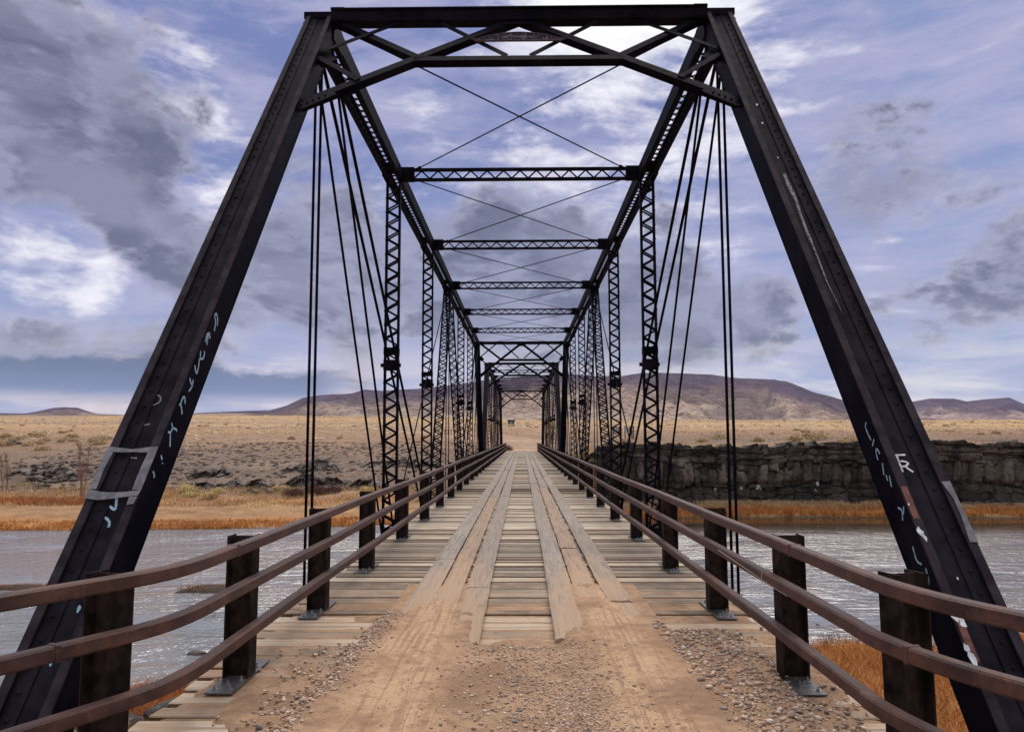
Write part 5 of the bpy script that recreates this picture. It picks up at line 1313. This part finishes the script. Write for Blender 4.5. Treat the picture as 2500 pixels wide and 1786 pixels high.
def sapling(px, py, H, label, seed, stems=3):
    p = at(px, py); r = random.Random(seed); root = empty('bare_sapling', p)
    tk = MB(); cr = MB()
    for s in range(stems):
        a = r.uniform(0, 6.3); b = Vector((math.cos(a) * .35 * s * .7, math.sin(a) * .3 * s, 0)); h = H * r.uniform(.78, 1.0); pts = []; 
        for k in range(9): t = k / 8; pts.append(b + Vector((.05 * h * math.sin(t * 3 + s) * .5 + math.cos(a) * .10 * h * t * t, math.sin(a) * .08 * h * t, h * t - .1)))
        tk.tube(pts, [.075 * (1 - t / 8 * .85) for t in range(9)], 6)
        for q in range(26):
            t = r.uniform(.22, .98); k = min(int(t * 8), 7); o = pts[k].lerp(pts[k + 1], t * 8 - k); an = r.uniform(0, 6.3); L = h * .17 * (1.15 - t) * r.uniform(.6, 1.4) + .25
            d = Vector((math.cos(an) * .55, math.sin(an) * .55, 1)).normalized(); e = o + d * L
            cr.tube([o, o.lerp(e, .5) + Vector((r.gauss(0, .03), r.gauss(0, .03), 0)), e], [.020, .013, .006], 4, False)
            for w in range(5):
                o2 = o.lerp(e, r.uniform(.25, .95)); an = r.uniform(0, 6.3); d2 = (d + Vector((math.cos(an) * .7, math.sin(an) * .7, .1))).normalized()
                cr.tube([o2, o2 + d2 * L * r.uniform(.25, .5)], [.009, .004], 3, False)
    tk.build('trunk', M_bark, root); cr.build('crown', M_bark, root)
    tag(root, label, 'sapling', 'bare saplings on the far left bank')
sapling(203, 1212, 7.0, 'tall bare reddish sapling just left of the taped end post', 3, 4)
sapling(16, 1198, 5.2, 'bare reddish sapling at the left edge of the photo', 5, 3)

# reddish bush by the far end of the deck
def far_weed():
    rg = np.random.RandomState(2); P = np.stack([-1.95 + rg.normal(0, .28, 900), 95.6 + rg.normal(0, .3, 900), np.full(900, .03)], 1)
    o = blades('dry_weed', None, M_redbush, P, .6, .035, .5, 3, 2, kind=None)
    tag(o, 'dry reddish weed beside the left rail at the far end of the deck', 'weed')
far_weed()

# ------------------------------------------------------------------ river things
def bar_(px, py, L, Wd, h, label, rz=0, seed=1, grass=False):
    p = at(px, py); N = 40; M_ = 10; V = []; F_ = []
    for j in range(M_ + 1):
        for i in range(N):
            a = 2 * math.pi * i / N; f = j / M_; nz = 1 + .35 * mnoise.noise((math.cos(a) * 1.3, math.sin(a) * 1.3, seed * 5.))
            V.append((math.cos(a) * L * f * nz, math.sin(a) * Wd * f * nz, h * (1 - f ** 2.2) - .06 * f + .06 * h * mnoise.noise((f * 7, a * 3, seed))))
    for j in range(M_):
        for i in range(N): F_.append((j * N + i, (j + 1) * N + i, (j + 1) * N + (i + 1) % N, j * N + (i + 1) % N))
    o = np_mesh('mud_bar', np.array(V), np.array(F_), M_mud, None, True); o.location = (p.x, p.y, WZ); o.rotation_euler = (0, 0, rz)
    tag(o, label, 'mud bar', 'mud bars standing out of the river')
    if grass:
        rg = np.random.RandomState(seed); n = 260; a = rg.rand(n) * 6.28; f = rg.rand(n) ** .5 * .8
        P = np.stack([np.cos(a) * L * f, np.sin(a) * Wd * f, h * (1 - f ** 2.2) * .9], 1)
        blades('bar_grass', None, M_grass_dk, P, .12, .03, .8, seed, 1, kind=None, parent=o)
bar_(515, 1441, 2.1, .75, .30, 'brown mud bar with a little grass, between the first two left railing posts', .1, 1, True)
bar_(705, 1482, 1.6, 1.0, .05, 'thin brown mud flat at water level beside the second left railing post', .2, 2)
bar_(50, 1436, 3.2, .45, .22, 'long low dark mud bar left of the leaning end post', .05, 3, True)
def river_rock(px, py, s, label, sy=.5, sz=.3, seed=1):
    p = at(px, py); V, Fa = hull_rock(30, s, s * sy, s * sz, seed); o = np_mesh('river_rock', V, Fa, M_basalt); o.location = (p.x, p.y, WZ + s * sz * .2)
    tag(o, label, 'rock', 'rocks standing in the river')
river_rock(478, 1596, .42, 'flat black rock in the water under the left middle rail', .45, .28, 3)
river_rock(1996, 1525, .09, 'tiny dark rock in the pool by the near right bank', .7, .6, 5)

def riprap():
    """boulders at the near left bank below the railing"""
    r = random.Random(9); V = []
    for i in range(46):
        x = r.uniform(-13.0, -8.4); y = r.uniform(13.5, 19.8)
        if y > float(ynear(np.array([x]))[0]) + .2: continue
        s = r.uniform(.28, .75); z = float(ground_z(x, y))
        Vv, Fa = hull_rock(26, s * r.uniform(.9, 1.3), s, s * r.uniform(.6, .9), 500 + i)
        o = np_mesh('boulder', Vv, Fa, M_lichen); o.location = (x, y, z + s * .25); o.rotation_euler = (0, 0, r.uniform(0, 6))
        b = o.modifiers.new('bevel', 'BEVEL'); b.width = s * .08; b.segments = 1
        tag(o, 'black boulder mottled with pale lichen in the pile by the near left bank', 'boulder', 'lichen mottled boulders at the near left bank')
riprap()
def reeds():
    rg = np.random.RandomState(8); x = rg.uniform(11.2, 16, 1400); y = 26 + rg.rand(1400) * 5; k = np.abs(y - ynear(x) - .2) < .5; x, y = x[k], y[k]
    blades('reeds', 'sparse dark reeds at the edge of the near right pool', M_reed, np.stack([x, y, np.full(len(x), WZ - .05)], 1), .55, .02, .5, 9)
    P = np.concatenate([np.stack([rg.normal(cx_, .12, 14), rg.normal(cy_, .12, 14), np.full(14, WZ - .03)], 1) for cx_, cy_ in ((-13.4, 32.9), (-17.6, 33.4), (-21.5, 39.2))])
    blades('reeds', 'a few thin dark reeds standing in the river at left', M_reed, P, .3, .014, .5, 10)
reeds()

# ------------------------------------------------------------------ signs, kiosk, gate beyond the bridge
def kiosk():
    p = at(1248, 1039); root = empty('information_kiosk', p, 0)
    s = p.y / 175.
    def S(v): return v * s
    mb = MB(); mb.poly([(-S(.62), 0, S(.35)), (S(.62), 0, S(.35)), (S(.92), 0, S(1.35)), (-S(.92), 0, S(1.35))]); mb.poly([(-S(.62), S(.12), S(.35)), (-S(.92), S(.12), S(1.35)), (S(.92), S(.12), S(1.35)), (S(.62), S(.12), S(.35))])
    for x in (-1, 1): mb.quad((x * S(.62), 0, S(.35)), (x * S(.62), S(.12), S(.35)), (x * S(.92), S(.12), S(1.35)), (x * S(.92), 0, S(1.35)))
    mb.build('board', M_black, root)
    mb = MB(); mb.box(-S(.30), S(.30), -S(.03), -S(.01), S(.48), S(.90)); mb.build('notice_panel', M_panel, root)
    mb = MB(); mb.box(-S(1.02), S(1.02), -S(.25), S(.35), S(1.36), S(1.42)); mb.poly([(-S(.85), -S(.2), S(1.425)), (S(.85), -S(.2), S(1.425)), (S(.6), S(.2), S(1.55)), (-S(.6), S(.2), S(1.55))]); mb.build('roof', M_roof, root)
    for x in (-.6, .6):
        mb = MB(); mb.box(S(x - .05), S(x + .05), S(.02), S(.10), -.2, S(.36)); mb.build('post', M_black, root)
    mb = MB(); mb.box(-S(.85), S(.85), -S(.5), S(.5), -.1, S(.10)); mb.build('plinth', M_black, root)
    tag(root, 'dark flared notice kiosk with a pale panel, beside the road beyond the bridge', 'kiosk')
kiosk()
def sign(px, py, w, h, hp, mat, label, ink, seed):
    p = at(px, py); k = p.y / 1816.; w, h, hp = w * k, h * k, hp * k; root = empty('road_sign', p)
    mb = MB(); mb.box(-w / 2, w / 2, -.02, .02, hp - h, hp); mb.build('panel', mat, root)
    mb = MB(); r = random.Random(seed)                            # lines of lettering too small to read
    for row in range(4):
        x = -w * .38
        while x < w * .34:
            ww = w * r.uniform(.05, .13); mb.box(x, x + ww, -.03, -.021, hp - h * (.28 + .18 * row), hp - h * (.16 + .18 * row)); x += ww + w * .05
    mb.build('lettering', ink, root)
    for s in (-1, 1):
        mb = MB(); mb.box(s * (w / 2 + .08) - .07, s * (w / 2 + .08) + .07, -.06, .08, -.3, hp + .12); mb.build('post', M_signpost, root)
    tag(root, label, 'sign', 'signs on the plain right of the road')
sign(1532, 1070, 9, 17, 29, M_signw, 'white notice with dark lettering between two brown posts on the right plain', M_signb, 3)
sign(1505, 1070, 13, 17, 28, M_signb, 'black framed notice with white lettering, left of the white notice', M_signw, 4)
def lone_posts():
    p = at(1545, 1071); k = p.y / 1816.; root = empty('marker_posts', p)
    for x in (-2.2, 1.8):
        mb = MB(); mb.box(x * k - .09, x * k + .09, -.06, .08, -.3, (20 if x < 0 else 31) * k); mb.build('post', M_signpost, root)
    tag(root, 'pair of bare brown posts just right of the white notice', 'posts')
lone_posts()
def gate():
    p = at(1090, 1062); root = empty('pole_gate', p); k = p.y / 1816.
    for x in (-12, -4, 4, 12):
        mb = MB(); mb.rod((x * k, 0, -.2), (x * k, 0, 14 * k), .07); mb.build('post', M_signpost, root)
    for z in (4, 8.5, 12.5):
        mb = MB(); mb.rod((-13 * k, -.08, z * k), (13 * k, -.08, z * k), .05); mb.build('rail', M_signpost, root)
    tag(root, 'weathered pole fence panel on the plain left of the road', 'fence')
gate()
def cliff_marks():
    """pale painted scrawls low on the cliff face"""
    mb = MB(); r = random.Random(1)
    root = mb
    for x, z, s in ((24.6, -3.6, .34), (30.9, -3.2, .22), (20.2, -3.75, .12), (22.9, -3.7, .15), (30.6, -3.9, .1)):
        for q in range(5):
            a = Vector((x + r.gauss(0, s * .5), 0, z + r.gauss(0, s * .5)))
            y = 79.0 + 1.0 * float(fbm(np.array([a.x * .09]), np.array([1.7]), 3)[0]) + .15
            pts = [Vector((a.x + r.gauss(0, s * .3), y, a.z + r.gauss(0, s * .4))) for _ in range(4)]; stroke(mb, pts, .09, (0, -1, 0))
    o = mb.build('rock_scrawl', M_white); tag(o, 'pale painted scrawls low on the black cliff face', 'graffiti')
cliff_marks()

# ------------------------------------------------------------------ air
def haze():
    mb = MB(); mb.box(-11000, 11000, -400, 9000, -12, 760)
    m = bpy.data.materials.new('haze'); m.use_nodes = True; t = m.node_tree; t.nodes.clear()
    v = t.nodes.new('ShaderNodeVolumePrincipled'); v.inputs['Color'].default_value = (.74, .76, .95, 1); v.inputs['Density'].default_value = .000024
    o_ = t.nodes.new('ShaderNodeOutputMaterial'); t.links.new(v.outputs[0], o_.inputs['Volume'])
    o = mb.build('haze', m); tag(o, kind='stuff', label='thin bluish haze between the bridge and the hills', cat='haze')
HAZE = True
if HAZE: haze()
